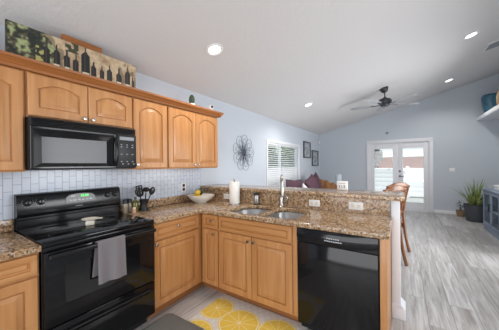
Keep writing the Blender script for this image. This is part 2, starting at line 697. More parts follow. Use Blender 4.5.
# casing of the french door
cs = MB()
cs.box(DX0 - 0.085, DX0 + 0.005, YF - 0.022, YF - 0.001, 0, DZ - 0.0, 0.005)
cs.box(DX1 - 0.005, DX1 + 0.085, YF - 0.022, YF - 0.001, 0, DZ - 0.0, 0.005)
cs.box(DX0 - 0.085, DX1 + 0.085, YF - 0.022, YF - 0.001, DZ - 0.003, DZ + 0.087, 0.005)
struct('trim_2', cs, WHITE)
jb = MB()
jb.box(DX0, DX0 + 0.02, YF, YF + 0.12, 0, DZ).box(DX1 - 0.02, DX1, YF, YF + 0.12, 0, DZ).box(DX0 + 0.02, DX1 - 0.02, YF, YF + 0.12, DZ - 0.02, DZ)
jb.box(DX0 + 0.02, DX1 - 0.02, YF, YF + 0.12, 0, 0.015)
struct('trim_3', jb, WHITE)
# the two glazed leaves
mid = (DX0 + DX1) / 2
for k, (a, b) in enumerate(((DX0 + 0.023, mid - 0.002), (mid + 0.002, DX1 - 0.023))):
    y0, y1 = YF + 0.02, YF + 0.06
    gx0 = a + 0.10 if k == 0 else a + 0.115
    gx1 = b - 0.115 if k == 0 else b - 0.10
    gz0, gz1 = 0.25, 1.87
    d = MB()
    d.box(a, gx0, y0, y1, 0.018, DZ - 0.024, 0.002).box(gx1, b, y0, y1, 0.018, DZ - 0.024, 0.002)
    d.box(gx0, gx1, y0, y1, 0.018, gz0, 0.002).box(gx0, gx1, y0, y1, gz1, DZ - 0.024, 0.002)
    for (p, q, r_, s) in ((gx0 - 0.025, gx0 + 0.012, gz0 - 0.025, gz1 + 0.025), (gx1 - 0.012, gx1 + 0.025, gz0 - 0.025, gz1 + 0.025)):
        d.box(p, q, y0 - 0.012, y0 + 0.002, r_, s, 0.004)
    for (r_, s) in ((gz0 - 0.025, gz0 + 0.012), (gz1 - 0.012, gz1 + 0.025)):
        d.box(gx0 + 0.012, gx1 - 0.012, y0 - 0.012, y0 + 0.002, r_, s, 0.004)
    dr = struct('door_%d' % (k + 1), d, WHITE)
    build('pane', MB().box(gx0, gx1, y0 + 0.015, y0 + 0.021, gz0, gz1), GLASS, dr)
    if k == 1:
        h = MB()
        hx = a + 0.05
        h.cyl((hx, y0, 1.02), 0.026, -0.012, 0.0, 20, 'y')
        h.tube([(hx, y0 - 0.01, 1.02), (hx, y0 - 0.05, 1.02), (hx + 0.03, y0 - 0.055, 1.02), (hx + 0.11, y0 - 0.055, 1.018)], 0.009)
        build('handle', h, DARKMETAL, dr)
        build('deadbolt', MB().lathe((hx, y0, 1.17), [(0, -0.03), (0.02, -0.028), (0.027, -0.01), (0.027, 0)], 20, 'y'), DARKMETAL, dr)

# window in the left wall
wn = MB()
wn.box(-0.10, -0.05, WY0, WY0 + 0.04, WZ0, WZ1).box(-0.10, -0.05, WY1 - 0.04, WY1, WZ0, WZ1)
wn.box(-0.10, -0.05, WY0 + 0.04, WY1 - 0.04, WZ0, WZ0 + 0.04).box(-0.10, -0.05, WY0 + 0.04, WY1 - 0.04, WZ1 - 0.04, WZ1)
WYM = 4.735
wn.box(-0.10, -0.05, WYM - 0.035, WYM + 0.035, WZ0 + 0.04, WZ1 - 0.04)
w1 = struct('window_1', wn, WHITE)
cs = MB()
cs.box(0.001, 0.02, WY0 - 0.06, WY0 + 0.004, WZ0 - 0.004, WZ1 + 0.06, 0.004)
cs.box(0.001, 0.02, WY1 - 0.004, WY1 + 0.06, WZ0 - 0.004, WZ1 + 0.06, 0.004)
cs.box(0.001, 0.02, WY0 + 0.004, WY1 - 0.004, WZ1 - 0.004, WZ1 + 0.06, 0.004)
build('window_casing', cs, WHITE, w1)
build('window_sill', MB().box(-0.05, 0.06, WY0 - 0.07, WY1 + 0.07, WZ0 - 0.03, WZ0 - 0.004, 0.005), WHITE, w1)
for a, b in ((WY0 + 0.04, WYM - 0.035), (WYM + 0.035, WY1 - 0.04)):
    build('pane', MB().box(-0.078, -0.072, a, b, WZ0 + 0.04, WZ1 - 0.04), GLASS, w1)
for k, (a, b, lab) in enumerate(((WY0 + 0.012, WYM - 0.004, 'white slatted blind on the half of the left-wall window nearer the wire flower'),
                                 (WYM + 0.004, WY1 - 0.012, 'white slatted blind on the half of the left-wall window nearer the framed prints'))):
    t = thing('window_blind', lab, 'blind', (-0.03, (a + b) / 2, WZ0 + 0.005))
    build('head_rail', MB().box(-0.048, -0.005, a, b, WZ1 - 0.045, WZ1 - 0.004, 0.004), BLIND, t)
    sl = MB()
    z = WZ0 + 0.05
    i = 0
    while z < WZ1 - 0.06:
        tilt = R(24) if z > 1.36 else R(52)
        m = Matrix.Translation((-0.027, 0, z)) @ Matrix.Rotation(tilt, 4, 'Y')
        sl.box(-0.025, 0.025, a + 0.004, b - 0.004, -0.0018, 0.0018, m=m)
        z += 0.048
    build('slats', sl, BLIND, t)
    build('bottom_rail', MB().box(-0.045, -0.012, a + 0.004, b - 0.004, WZ0 + 0.004, WZ0 + 0.024, 0.004), BLIND, t)

# plant ledge on the right wall
struct('trim_4', MB().box(4.09, XR - 0.001, 3.2, YF - 0.001, 2.475, 2.565, 0.004), WHITE)

# tile and granite splashes
solo('tile_backsplash', MB().box(0.001, 0.010, -0.9, 1.975, 0.90, 1.374), TILEM,
     'white vertical subway tile backsplash on wall behind the range', 'backsplash', (0, 0, 0.9))

# ------------------------------------------------------------------ outdoors
struct('ground', MB().box(-9, 14, 7.95, 26, -0.20, -0.12), PATIO)
struct('lawn', MB().box(-12, -0.2, -4, 7.9, -0.25, -0.15), LAWN)
t = thing('vinyl_fence', 'white vinyl privacy fence seen through the french door', 'fence', (2.5, 12, -0.12))
fb = MB()
z = -0.06
while z < 1.1:
    fb.box(-1, 9, 12.0, 12.04, z, z + 0.198, 0.003)
    z += 0.2
build('boards', fb, VINYL, t)
build('top_rail', MB().box(-1, 9, 11.98, 12.06, 1.14, 1.20, 0.008), VINYL, t)
for x in (0.2, 2.6, 5.0):
    build('post', MB().box(x, x + 0.12, 11.97, 12.07, -0.12, 1.28, 0.008), VINYL, t)
t = thing('neighbour_house', 'low terracotta house beyond the white fence', 'house', (2, 15.6, -0.12))
build('wall', MB().box(-1, 9, 15.2, 18, -0.12, 1.78), BRICKRED, t)
build('roof', MB().prism([(14.8, 1.78), (18.4, 1.78), (18.4, 1.86), (16.6, 1.98), (14.8, 1.86)], 'x', -1.3, 9.4), WHITE, t)


def leaf_cloud(mb, c, rad, n, size, seed):
    rn = random.Random(seed)
    t = bmesh.new()
    for _ in range(n):
        while True:
            p = Vector((rn.uniform(-1, 1), rn.uniform(-1, 1), rn.uniform(-1, 1)))
            if 0.3 < p.length < 1:
                break
        p = Vector(c) + Vector((p.x * rad[0], p.y * rad[1], p.z * rad[2]))
        q = Vector((rn.uniform(-1, 1), rn.uniform(-1, 1), rn.uniform(-1, 1))).to_track_quat('Z', 'Y').to_matrix()
        s = size * rn.uniform(0.7, 1.3)
        pts = [(-s, 0, 0), (-0.3 * s, 0.45 * s, 0.1 * s), (s, 0, 0), (-0.3 * s, -0.45 * s, 0.1 * s)]
        t.faces.new([t.verts.new(p + q @ Vector(a)) for a in pts])
    mb._merge(t)
    return mb


t = thing('garden_tree', 'leafy tree standing by the white fence outside the left door pane', 'tree', (1.35, 13, -0.12))
build('trunk', MB().tube([(1.35, 13, -0.12), (1.37, 13, 0.8), (1.32, 13.02, 1.5), (1.38, 13, 2.1)], [0.10, 0.08, 0.07, 0.04]), BARK, t)
build('foliage', leaf_cloud(leaf_cloud(MB(), (1.34, 13, 1.75), (0.32, 0.3, 0.5), 420, 0.07, 3), (1.25, 13, 2.2), (0.3, 0.3, 0.3), 200, 0.07, 4), OUTLEAF2, t)
for k, (y, x, h, lab) in enumerate(((6.1, -2.2, 1.15, 'green shrub outside the left-wall window, nearer the kitchen'), (8.7, -2.7, 1.35, 'green shrub outside the left-wall window, nearer the far corner'))):
    t = thing('garden_shrub', lab, 'shrub', (x, y, -0.15))
    build('stem', MB().tube([(x, y, -0.15), (x + 0.05, y, 0.5), (x, y + 0.05, 1.2)], [0.06, 0.05, 0.03]), BARK, t)
    build('foliage', leaf_cloud(MB(), (x, y, h), (0.7, 1.25, 1.05), 1500, 0.10, 11 + k), OUTLEAF, t)
t = thing('hedge', 'tall green hedge farthest outside the left-wall window', 'hedge', (-2.7, 12.6, -0.15))
for y in (11.6, 14.2):
    build('trunk', MB().tube([(-2.7, y, -0.15), (-2.72, y + 0.1, 1.6)], 0.09), BARK, t)
build('foliage', leaf_cloud(leaf_cloud(MB(), (-2.7, 11.8, 1.7), (0.7, 1.6, 1.2), 1500, 0.11, 41), (-2.7, 14.6, 1.8), (0.75, 2.0, 1.4), 1500, 0.12, 42), OUTLEAF, t)
t = thing('side_fence', 'white board fence outside the left-wall window', 'fence', (-3.6, 6, -0.15))
fb = MB()
for k in range(7):
    fb.box(-3.62, -3.58, 1.5, 18, -0.1 + 0.2 * k, 0.095 + 0.2 * k, 0.006)
build('boards', fb, VINYL, t)
for y in (4.0, 6.4, 8.8):
    build('post', MB().box(-3.57, -3.47, y, y + 0.12, -0.15, 1.38, 0.006), VINYL, t)

#@@KITCHEN
# ------------------------------------------------------------------ kitchen: upper cabinets
UB, UT = 1.36, 2.058


def upper(label, y0, y1, z0, doors, knobs):
    t = thing('wall_cabinet', label, 'cabinet', (0.012, (y0 + y1) / 2, z0))
    build('body', MB().box(0.012, 0.308, y0, y1, z0, UT, 0.001), MAPLE, t)
    for (a, b), kn in zip(doors, knobs):
        add_door(t, 'x', (0.31, a, z0 + 0.012), b - a, UT - z0 - 0.024, 0.055 if UT - z0 > 0.5 else 0.04, kn)
    return t


upper('tall maple wall cabinet at left edge of the photo, left of the microwave', -0.45, 0.008, UB,
      [(-0.445, -0.003)], [(0.03, 0.035)])
upper('short maple wall cabinet above the black microwave', 0.011, 0.762, 1.742, [(0.019, 0.384), (0.390, 0.756)],
      [(0.363 - 0.028, 0.025), (0.028, 0.025)])
upper('single-door maple wall cabinet just right of the microwave', 0.765, 1.158, UB, [(0.774, 1.150)], [(0.026, 0.035)])
upper('double-door maple wall cabinet above the tiled corner, farthest from the range', 1.161, 1.99, UB,
      [(1.170, 1.573), (1.579, 1.982)], [(0.403 - 0.028, 0.032), (0.028, 0.032)])
cr = MB()
pf = [(0.290, 2.060), (0.332, 2.060), (0.340, 2.078), (0.350, 2.082), (0.372, 2.104), (0.384, 2.110), (0.386, 2.128), (0.290, 2.128)]
cr.prism(pf, 'y', -0.6, 1.992)
ex = [(1.992, 2.060), (1.994, 2.060), (2.002, 2.078), (2.012, 2.082), (2.034, 2.104), (2.046, 2.110), (2.048, 2.128), (1.992, 2.128)]
cr.prism(ex, 'x', 0.002, 0.386)
solo('crown_moulding', cr, MAPLE_D, 'stepped maple crown moulding along the top of the wall cabinets', 'moulding', (0.34, 0.7, 2.06), sharp=20)

# microwave ------------------------------------------------------------
MY0, MY1 = 0.013, 0.756
t = thing('microwave', 'black over-the-range microwave mounted above the stove', 'microwave', (0.012, 0.37, 1.366))
build('body', MB().box(0.012, 0.372, MY0, MY1, 1.370, 1.738, 0.004), BLACKM, t)
g = MB()
g.box(0.373, 0.386, MY0, MY1, 1.678, 1.738, 0.003)
for k in range(4):
    z = 1.684 + k * 0.0135
    m = Matrix.Translation((0.390, 0, z + 0.005)) @ Matrix.Rotation(R(35), 4, 'Y')
    g.box(-0.008, 0.008, MY0 + 0.012, MY1 - 0.012, -0.002, 0.002, m=m)
build('vent_grille', g, BLACKM, t)
d = MB()
dy0, dy1, dz0, dz1 = MY0, 0.575, 1.378, 1.675
wy0, wy1, wz0, wz1 = 0.080, 0.494, 1.425, 1.598
tb = bmesh.new()
rings = [((dy0, dy1, dz0, dz1), 0.373), ((dy0, dy1, dz0, dz1), 0.394), ((dy0 + 0.004, dy1 - 0.004, dz0 + 0.004, dz1 - 0.004), 0.398),
         ((dy0 + 0.018, dy1 - 0.018, dz0 + 0.014, dz1 - 0.016), 0.398),
         ((wy0 - 0.006, wy1 + 0.006, wz0 - 0.006, wz1 + 0.006), 0.385)]
V = [[tb.verts.new((x, a[i], a[j])) for i, j in ((0, 2), (1, 2), (1, 3), (0, 3))] for a, x in rings]
for A, B in zip(V, V[1:]):
    for i in range(4):
        tb.faces.new((A[i], A[(i + 1) % 4], B[(i + 1) % 4], B[i]))
tb.faces.new(V[-1])
tb.faces.new(V[0][::-1])
bmesh.ops.recalc_face_normals(tb, faces=tb.faces)
d._merge(tb)
dr = build('door', d, BLACKG, t, sharp=10)
build('window', MB().box(0.3852, 0.387, wy0 - 0.005, wy1 + 0.005, wz0 - 0.005, wz1 + 0.005), MICROGLASS, dr, label='grey mesh window')
build('badge', MB().box(0.3981, 0.3986, 0.235, 0.262, 1.388, 1.392).box(0.3981, 0.3986, 0.267, 0.320, 1.3885, 1.3915), BTN, dr)
h = MB()
h.tube([(0.396, 0.559, 1.40), (0.422, 0.559, 1.415), (0.432, 0.559, 1.46), (0.435, 0.559, 1.52), (0.432, 0.559, 1.58), (0.422, 0.559, 1.625), (0.396, 0.559, 1.64)],
       [0.010, 0.012, 0.013, 0.014, 0.013, 0.012, 0.010], 12)
build('handle', h, BLACKE, dr)
p = MB().box(0.373, 0.396, 0.579, MY1, 1.378, 1.675, 0.004)
pn = build('control_panel', p, BLACKM, t)
build('display', MB().box(0.3962, 0.397, 0.603, 0.733, 1.625, 1.655, 0.0003), BTN, pn)
for z in (1.585, 1.565, 1.50, 1.435, 1.413):
    for k, y in enumerate((0.608, 0.658, 0.708)):
        if z == 1.413:
            y += 0.012
        build('button', MB().box(0.3962, 0.3975, y + 0.003, y + 0.017, z - 0.005, z + 0.004, 0.0004), BTN, pn)
build('underside', MB().box(0.02, 0.37, 0.03, 0.71, 1.3665, 1.3698), BTN, t)

# range ------------------------------------------------------------------
RYa, RYb = 0.006, 0.762
t = thing('kitchen_range', 'black freestanding electric range with a smooth glass top', 'stove', (0.34, 0.367, 0))
build('body', MB().box(0.012, 0.622, RYa, RYb, 0.10, 0.894, 0.003), BLACKE, t)
build('toe_base', MB().box(0.03, 0.56, RYa + 0.02, RYb - 0.02, 0.0, 0.10), BLACKM, t)
ct = MB().box(0.075, 0.652, RYa, RYb, 0.896, 0.921, 0.005)
c = build('cooktop', ct, BLACKG, t)
for (x, y, r) in ((0.22, 0.19, 0.085), (0.22, 0.56, 0.085), (0.48, 0.19, 0.105), (0.48, 0.56, 0.105)):
    pts = [(x + r * math.cos(a), y + r * math.sin(a), 0.9213) for a in [2 * math.pi * k / 40 for k in range(40)]]
    build('burner_ring', MB().tube(pts, 0.0012, 6, closed=True), BLACKM, c)
bgp = [(0.012, 0.90), (0.075, 0.90), (0.075, 0.985), (0.066, 0.99), (0.066, 1.005), (0.094, 1.02), (0.098, 1.035), (0.082, 1.155), (0.070, 1.178), (0.05, 1.185), (0.012, 1.185)]
b = build('backguard', MB().prism(bgp, 'y', RYa, RYb), BLACKE, t, sharp=28)


def on_guard(z):
    return 0.098 + (z - 1.035) / 0.12 * (0.082 - 0.098)


tl = Matrix.Rotation(R(-7.6), 4, 'Y')
for y in (0.068, 0.146, 0.640, 0.710):
    kb = MB().lathe((0, 0, 0), [(0, 0), (0.026, 0), (0.026, 0.003), (0.019, 0.005), (0.018, 0.022), (0.015, 0.025), (0, 0.025)], 24, 'x')
    kb.box(0.022, 0.031, -0.006, 0.006, -0.017, 0.017, 0.002)
    kb.xf(Matrix.Translation((on_guard(1.118) + 0.0005, y, 1.118)) @ tl)
    k = build('knob', kb, BLACKE, b)
    ms = MB()
    for a in range(9):
        an = R(-210 + a * 30)
        ms.box(0.0, 0.0006, 0.034 * math.cos(an) - 0.002, 0.034 * math.cos(an) + 0.002, 0.034 * math.sin(an) - 0.002, 0.034 * math.sin(an) + 0.002)
    ms.xf(Matrix.Translation((on_guard(1.118) + 0.0004, y, 1.118)) @ tl)
    build('dial_marks', ms, BTN, b)
gp = MB().xf(Matrix.Identity(4)).prism([(0.29, 1.083), (0.52, 1.083), (0.515, 1.128), (0.49, 1.148), (0.44, 1.156), (0.37, 1.156), (0.32, 1.148), (0.295, 1.128)], 'x', 0, 0.004)
gp.xf(Matrix.Translation((0.0, 0.014, 1.118)) @ Matrix.Translation((on_guard(1.118), 0, 0)) @ tl @ Matrix.Translation((0, 0, -1.118)))
cp = build('control_panel', gp, BLACKG, b)
for k in range(6):
    build('button', MB().box(0.0042, 0.0052, 0.315 + k * 0.031, 0.337 + k * 0.031, -0.022, -0.012).xf(Matrix.Translation((on_guard(1.118), 0.014, 1.118)) @ tl), BTNL, cp)
build('button', MB().box(0.0042, 0.0052, 0.33, 0.36, 0.012, 0.024).xf(Matrix.Translation((on_guard(1.118), 0.014, 1.118)) @ tl), BTNL, cp)
dg = MB()
for y in (0.405, 0.420, 0.438, 0.453):
    dg.box(0.0042, 0.0052, y, y + 0.010, 0.008, 0.026)
dg.xf(Matrix.Translation((on_guard(1.118), 0.014, 1.118)) @ tl)
build('clock_digits', dg, GREEN, cp)
build('nameplate', MB().box(0.0955, 0.097, 0.375, 0.43, 1.048, 1.054), BTN, b)
build('vent_trim', MB().box(0.622, 0.648, RYa + 0.004, RYb - 0.004, 0.866, 0.893, 0.003), BLACKE, t)
dd = MB().box(0.624, 0.664, RYa + 0.004, RYb - 0.004, 0.395, 0.862, 0.006)
dr = build('oven_door', dd, BLACKG, t)
build('window_border', MB().box(0.6642, 0.6652, 0.11, 0.65, 0.50, 0.775, 0.0004), BLACKG, dr)
build('window', MB().box(0.6654, 0.666, 0.115, 0.62, 0.515, 0.76), BLACKG, dr)
hd = MB()
hd.box(0.690, 0.712, 0.024, 0.744, 0.826, 0.856, 0.008, 3)
for y in (0.044, 0.70):
    hd.box(0.662, 0.695, y, y + 0.022, 0.829, 0.852, 0.004)
build('handle', hd, BLACKE, dr)
dw = MB()
dw.box(0.624, 0.660, RYa + 0.004, RYb - 0.004, 0.105, 0.385, 0.005)
w = build('storage_drawer', dw, BLACKG, t)
build('grip', MB().prism([(0.660, 0.300), (0.684, 0.330), (0.684, 0.342), (0.660, 0.350)], 'y', 0.03, 0.70), BLACKE, w, label='full-width pull lip')

# base cabinets --------------------------------------------------------------
def carcass(x0, x1, y0, y1, facing, z0=0.105, z1=0.872):
    mb = MB()
    s = 0.018
    mb.box(x0, x1, y0, y1, z0, z0 + s)
    if facing == 'x':
        mb.box(x1 - s, x1, y0, y1, z0 + s, z1)
        mb.box(x0, x1 - s, y0, y0 + s, z0 + s, z1)
        mb.box(x0, x1 - s, y1 - s, y1, z0 + s, z1)
        mb.box(x0, x0 + s, y0 + s, y1 - s, z0 + s, z1)
    else:
        mb.box(x0, x1, y0, y0 + s, z0 + s, z1)
        mb.box(x0, x0 + s, y0 + s, y1, z0 + s, z1)
        mb.box(x1 - s, x1, y0 + s, y1, z0 + s, z1)
        mb.box(x0 + s, x1 - s, y1 - s, y1, z0 + s, z1)
    return mb


t = thing('base_cabinet', 'maple base cabinet with drawer at lower left corner of the photo', 'cabinet', (0.3, -0.3, 0))
build('body', carcass(0.012, 0.612, -0.52, -0.002, 'x'), MAPLE, t)
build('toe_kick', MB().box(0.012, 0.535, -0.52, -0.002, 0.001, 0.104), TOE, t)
add_door(t, 'x', (0.614, -0.512, 0.742), 0.50, 0.122, 0, (0.245, 0.06), 'drawer', None, 0.03)
add_door(t, 'x', (0.614, -0.512, 0.125), 0.50, 0.60, 0, (0.03, 0.56))
t = thing('base_cabinet', 'maple base cabinet with drawer between the range and the inside corner', 'cabinet', (0.3, 1.04, 0))
build('body', carcass(0.012, 0.612, 0.766, 1.372, 'x'), MAPLE, t)
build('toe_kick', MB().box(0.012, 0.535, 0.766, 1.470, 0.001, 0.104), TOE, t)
add_door(t, 'x', (0.614, 0.772, 0.722), 0.546, 0.142, 0, (0.262, 0.085), 'drawer', None, 0.032)
add_door(t, 'x', (0.614, 0.772, 0.120), 0.546, 0.588, 0, (0.020, 0.566))
PY = 1.376
t = thing('base_cabinet', 'narrow maple base cabinet in the inside corner, left of the sink doors', 'cabinet', (0.75, 1.68, 0))
build('body', carcass(0.616, 0.868, PY, 1.972, '-y'), MAPLE, t)
build('toe_kick', MB().box(0.537, 0.868, 1.472, 1.972, 0.001, 0.104), TOE, t)
add_door(t, '-y', (0.660, PY - 0.001, 0.722), 0.202, 0.142, 0, (0.122, 0.082), 'drawer', None, 0.032)
add_door(t, '-y', (0.660, PY - 0.001, 0.120), 0.202, 0.588, 0, (0.155, 0.548), margin=0.045)
t = thing('base_cabinet', 'wide two-door maple base cabinet under the sink', 'cabinet', (1.3, 1.68, 0))
build('body', carcass(0.870, 1.732, PY, 1.972, '-y'), MAPLE, t)
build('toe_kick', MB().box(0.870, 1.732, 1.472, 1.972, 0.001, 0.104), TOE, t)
add_door(t, '-y', (0.876, PY - 0.001, 0.722), 0.816, 0.142, 0, None, 'false_drawer', MAPLE_H, 0.032)
add_door(t, '-y', (0.876, PY - 0.001, 0.120), 0.404, 0.588, 0, (0.376, 0.548))
add_door(t, '-y', (1.286, PY - 0.001, 0.120), 0.406, 0.588, 0, (0.028, 0.548))
solo('filler_board', MB().box(2.342, 2.385, 1.358, 1.974, 0.001, 0.872, 0.002), MAPLE,
     'upright maple board closing the peninsula right of the dishwasher', 'board', (2.36, 1.66, 0))

# dishwasher ---------------------------------------------------------------------
DA, DB = 1.738, 2.337
t = thing('dishwasher', 'black built-in dishwasher at the end of the peninsula', 'dishwasher', (2.04, 1.66, 0))
build('body', MB().box(DA, DB, 1.40, 1.97, 0.10, 0.870), BLACKM, t)
build('kick_plate', MB().box(DA + 0.005, DB - 0.005, 1.43, 1.96, 0.002, 0.099), BLACKM, t)
build('door', MB().box(DA + 0.003, DB - 0.003, 1.356, 1.398, 0.085, 0.752, 0.005), BLACKG, t)
tb = MB()


def dwp(u, v):
    x = DA + 0.003 + (DB - DA - 0.006) * u
    e = 1 - (2 * u - 1) ** 2
    z0 = 0.790 - 0.035 * e
    z = z0 + (0.868 - z0) * v
    return (x, 1.352 - 0.018 * math.sin(math.pi * min(1, v * 0.8 + 0.12)) * (0.4 + 0.6 * e), z)


tb.grid(dwp, 32, 10)
tb.box(DA + 0.003, DB - 0.003, 1.358, 1.398, 0.757, 0.868)
pn = build('control_panel', tb, BLACKG, t, sharp=60)
for k in range(8):
    u = 0.385 + 0.028 * k
    for v, w_ in ((0.42, 0.011), (0.60, 0.008)):
        if v == 0.60 and k in (0, 7):
            continue
        x, y, z = dwp(u, v)
        build('button', MB().box(x, x + w_, y - 0.0015, y + 0.001, z - 0.004, z + 0.004), BTNL, pn)

# worktops ---------------------------------------------------------------------------
def rrect(x0, x1, y0, y1, r, n=8, rs=None):
    rs = rs or (r, r, r, r)          # corners: (x1,y0) (x1,y1) (x0,y1) (x0,y0)
    pts = []
    for (cx, cy, a0, q) in ((x1, y0, -90, 0), (x1, y1, 0, 1), (x0, y1, 90, 2), (x0, y0, 180, 3)):
        rr = rs[q]
        sx = -1 if cx == x1 else 1
        sy = -1 if cy == y1 else 1
        for k in range(n + 1):
            a = R(a0 + 90 * k / n)
            pts.append((cx + sx * rr + rr * math.cos(a), cy + sy * rr + rr * math.sin(a)))
    return pts


def slab(name, outlines, z0, z1, bev, material, label, cat, loc):
    cu = bpy.data.curves.new('slab', 'CURVE')
    cu.dimensions = '2D'
    cu.fill_mode = 'BOTH'
    for pts in outlines:
        s = cu.splines.new('POLY')
        s.points.add(len(pts) - 1)
        for q, p in zip(s.points, pts):
            q.co = (p[0], p[1], 0, 1)
        s.use_cyclic_u = True
    cu.extrude = (z1 - z0) / 2 - bev
    cu.bevel_depth = bev
    cu.bevel_resolution = 2
    cu.offset = -bev * 0.0
    o = bpy.data.objects.new('slab', cu)
    COL.objects.link(o)
    dg = bpy.context.evaluated_depsgraph_get()
    me = bpy.data.meshes.new_from_object(o.evaluated_get(dg))
    bpy.data.objects.remove(o)
    mb = MB()
    mb.bm.from_mesh(me)
    bpy.data.meshes.remove(me)
    bmesh.ops.remove_doubles(mb.bm, verts=mb.bm.verts, dist=1e-5)
    mb.xf(Matrix.Translation((0, 0, (z0 + z1) / 2)))
    return solo(name, mb, material, label, cat, loc)


LB = rrect(0.905, 1.318, 1.404, 1.872, 0.11, 8, (0.07, 0.10, 0.20, 0.13))[::-1]
RB = rrect(1.340, 1.700, 1.404, 1.880, 0.11, 8, (0.10, 0.12, 0.10, 0.07))[::-1]
outer = [(0.018, 0.772), (0.639, 0.772), (0.639, 1.320), (0.658, 1.339), (2.380, 1.339), (2.396, 1.355), (2.396, 1.970), (0.018, 1.970)]
slab('worktop', [outer, LB, RB], 0.876, 0.914, 0.006, GRANITE, 'brown speckled granite worktop running from the range round to the sink and dishwasher', 'counter', (1.2, 1.5, 0.876))
slab('worktop', [[(0.018, -0.9), (0.639, -0.9), (0.639, -0.004), (0.018, -0.004)]], 0.876, 0.914, 0.006, GRANITE,
     'short granite worktop left of the range', 'counter', (0.3, -0.4, 0.876))
slab('bar_top', [[(0.009, 1.951), (2.445, 1.951), (2.487, 1.99), (2.487, 2.364), (0.009, 2.364)]], 1.060, 1.098, 0.006, GRANITE,
     'long raised granite bar top behind the sink', 'counter', (1.25, 2.15, 1.06))
solo('granite_splash', MB().box(0.012, 0.032, 0.768, 1.974, 0.9145, 1.000, 0.002), GRANITE,
     'low granite splash along the tiled wall right of the range', 'backsplash', (0.02, 1.35, 0.9145))
solo('granite_splash', MB().box(0.012, 0.032, -0.9, 0.001, 0.9145, 1.000, 0.002), GRANITE,
     'low granite splash along the tiled wall left of the range', 'backsplash', (0.02, -0.4, 0.9145))
solo('granite_splash', MB().box(0.034, 2.380, 1.978, 1.999, 0.9145, 1.0585), GRANITE,
     'long granite splash between the sink worktop and raised bar', 'backsplash', (1.2, 1.99, 0.9145))

# sink, tap -----------------------------------------------------------------------------
t = thing('kitchen_sink', 'double-bowl undermount steel sink in the granite worktop', 'sink', (1.295, 1.64, 0.914))


def bowl_mb(pts):
    mb = MB()
    tb = bmesh.new()
    cx = sum(p[0] for p in pts) / len(pts)
    cy = sum(p[1] for p in pts) / len(pts)

    def ring(s, z):
        return [tb.verts.new((cx + (p[0] - cx) * s, cy + (p[1] - cy) * s, z)) for p in pts]
    V = [ring(1.05, 0.8725), ring(1.0, 0.8725), ring(0.985, 0.868), ring(0.95, 0.76), ring(0.90, 0.735), ring(0.80, 0.728), ring(0.2, 0.725)]
    for A, B in zip(V, V[1:]):
        for i in range(len(A)):
            tb.faces.new((A[i], A[(i + 1) % len(A)], B[(i + 1) % len(A)], B[i]))
    tb.faces.new(V[-1])
    bmesh.ops.recalc_face_normals(tb, faces=tb.faces)
    for f in tb.faces:
        if f.normal.z < 0:
            pass
    mb._merge(tb)
    return mb, cx, cy


for pts in (LB, RB):
    mb, cx, cy = bowl_mb(pts)
    o = build('bowl', mb, STEEL, t, sharp=60)
    build('drain', MB().lathe((cx, cy, 0.7255), [(0.05, 0.0), (0.048, 0.004), (0.036, 0.003), (0.03, 0.001), (0, 0.001)], 24), CHROME, o)
FX, FY = 1.325, 1.925
t = thing('kitchen_tap', 'tall gooseneck pull-down tap behind the sink', 'tap', (FX, FY, 0.9145))
build('base', MB().lathe((FX, FY, 0.9145), [(0, 0), (0.028, 0), (0.028, 0.006), (0.022, 0.012), (0.021, 0.11), (0.017, 0.12), (0, 0.12)], 24), NICKEL, t)
dx, dy = 0.50, -0.86
arc = [(FX, FY, 1.03), (FX, FY, 1.16)]
for k in range(1, 13):
    a = math.pi * k / 12
    q = 0.075 * (1 - math.cos(a))
    arc.append((FX + dx * q, FY + dy * q, 1.19 + 0.085 * math.sin(a)))
arc.append((FX + dx * 0.15, FY + dy * 0.15, 1.15))
build('spout', MB().tube(arc, 0.0115, 14), NICKEL, t, sharp=60)
build('spray_head', MB().lathe((FX + dx * 0.15, FY + dy * 0.15, 1.055), [(0, 0), (0.019, 0), (0.021, 0.02), (0.018, 0.07), (0.0145, 0.098), (0, 0.098)], 20), NICKEL, t)
hp = [(FX + 0.018, FY - 0.005, 0.985)]
for k in range(0, 10):
    a = R(-80 + 20 * k)
    hp.append((FX + 0.038 + 0.042 * math.cos(a), FY - 0.012, 1.012 + 0.046 * math.sin(a)))
build('lever', MB().tube(hp, 0.0065, 10), NICKEL, t, sharp=60)

# soap pump
sx, sy = 1.000, 1.905
t = thing('soap_dispenser', 'steel soap dispenser with black base and cap behind the left bowl', 'dispenser', (sx, sy, 0.9145))
build('bottle', MB().lathe((sx, sy, 0.9265), [(0, 0), (0.032, 0), (0.034, 0.004), (0.034, 0.098), (0.032, 0.102), (0, 0.102)], 24), STEEL, t)
build('base', MB().lathe((sx, sy, 0.9145), [(0, 0), (0.036, 0), (0.036, 0.011), (0, 0.0115)], 24), BLACKM, t)
build('cap', MB().lathe((sx, sy, 1.029), [(0, 0), (0.033, 0), (0.033, 0.022), (0.012, 0.026), (0.010, 0.034), (0, 0.034)], 24), BLACKM, t)
# paper towels
px, py = 0.752, 1.800
t = thing('paper_towel_roll', 'white paper towel roll standing upright on the worktop', 'paper towels', (px, py, 0.9145))
build('holder', MB().lathe((px, py, 0.9145), [(0, 0), (0.078, 0), (0.078, 0.007), (0.07, 0.010), (0.009, 0.010), (0.009, 0.292), (0.013, 0.298), (0.011, 0.312), (0, 0.314)], 28), NICKEL, t)
build('roll', MB().lathe((px, py, 0.926), [(0.02, 0), (0.060, 0), (0.062, 0.004), (0.062, 0.262), (0.060, 0.266), (0.021, 0.266), (0.02, 0.262), (0.02, 0)], 36), PAPER, t)

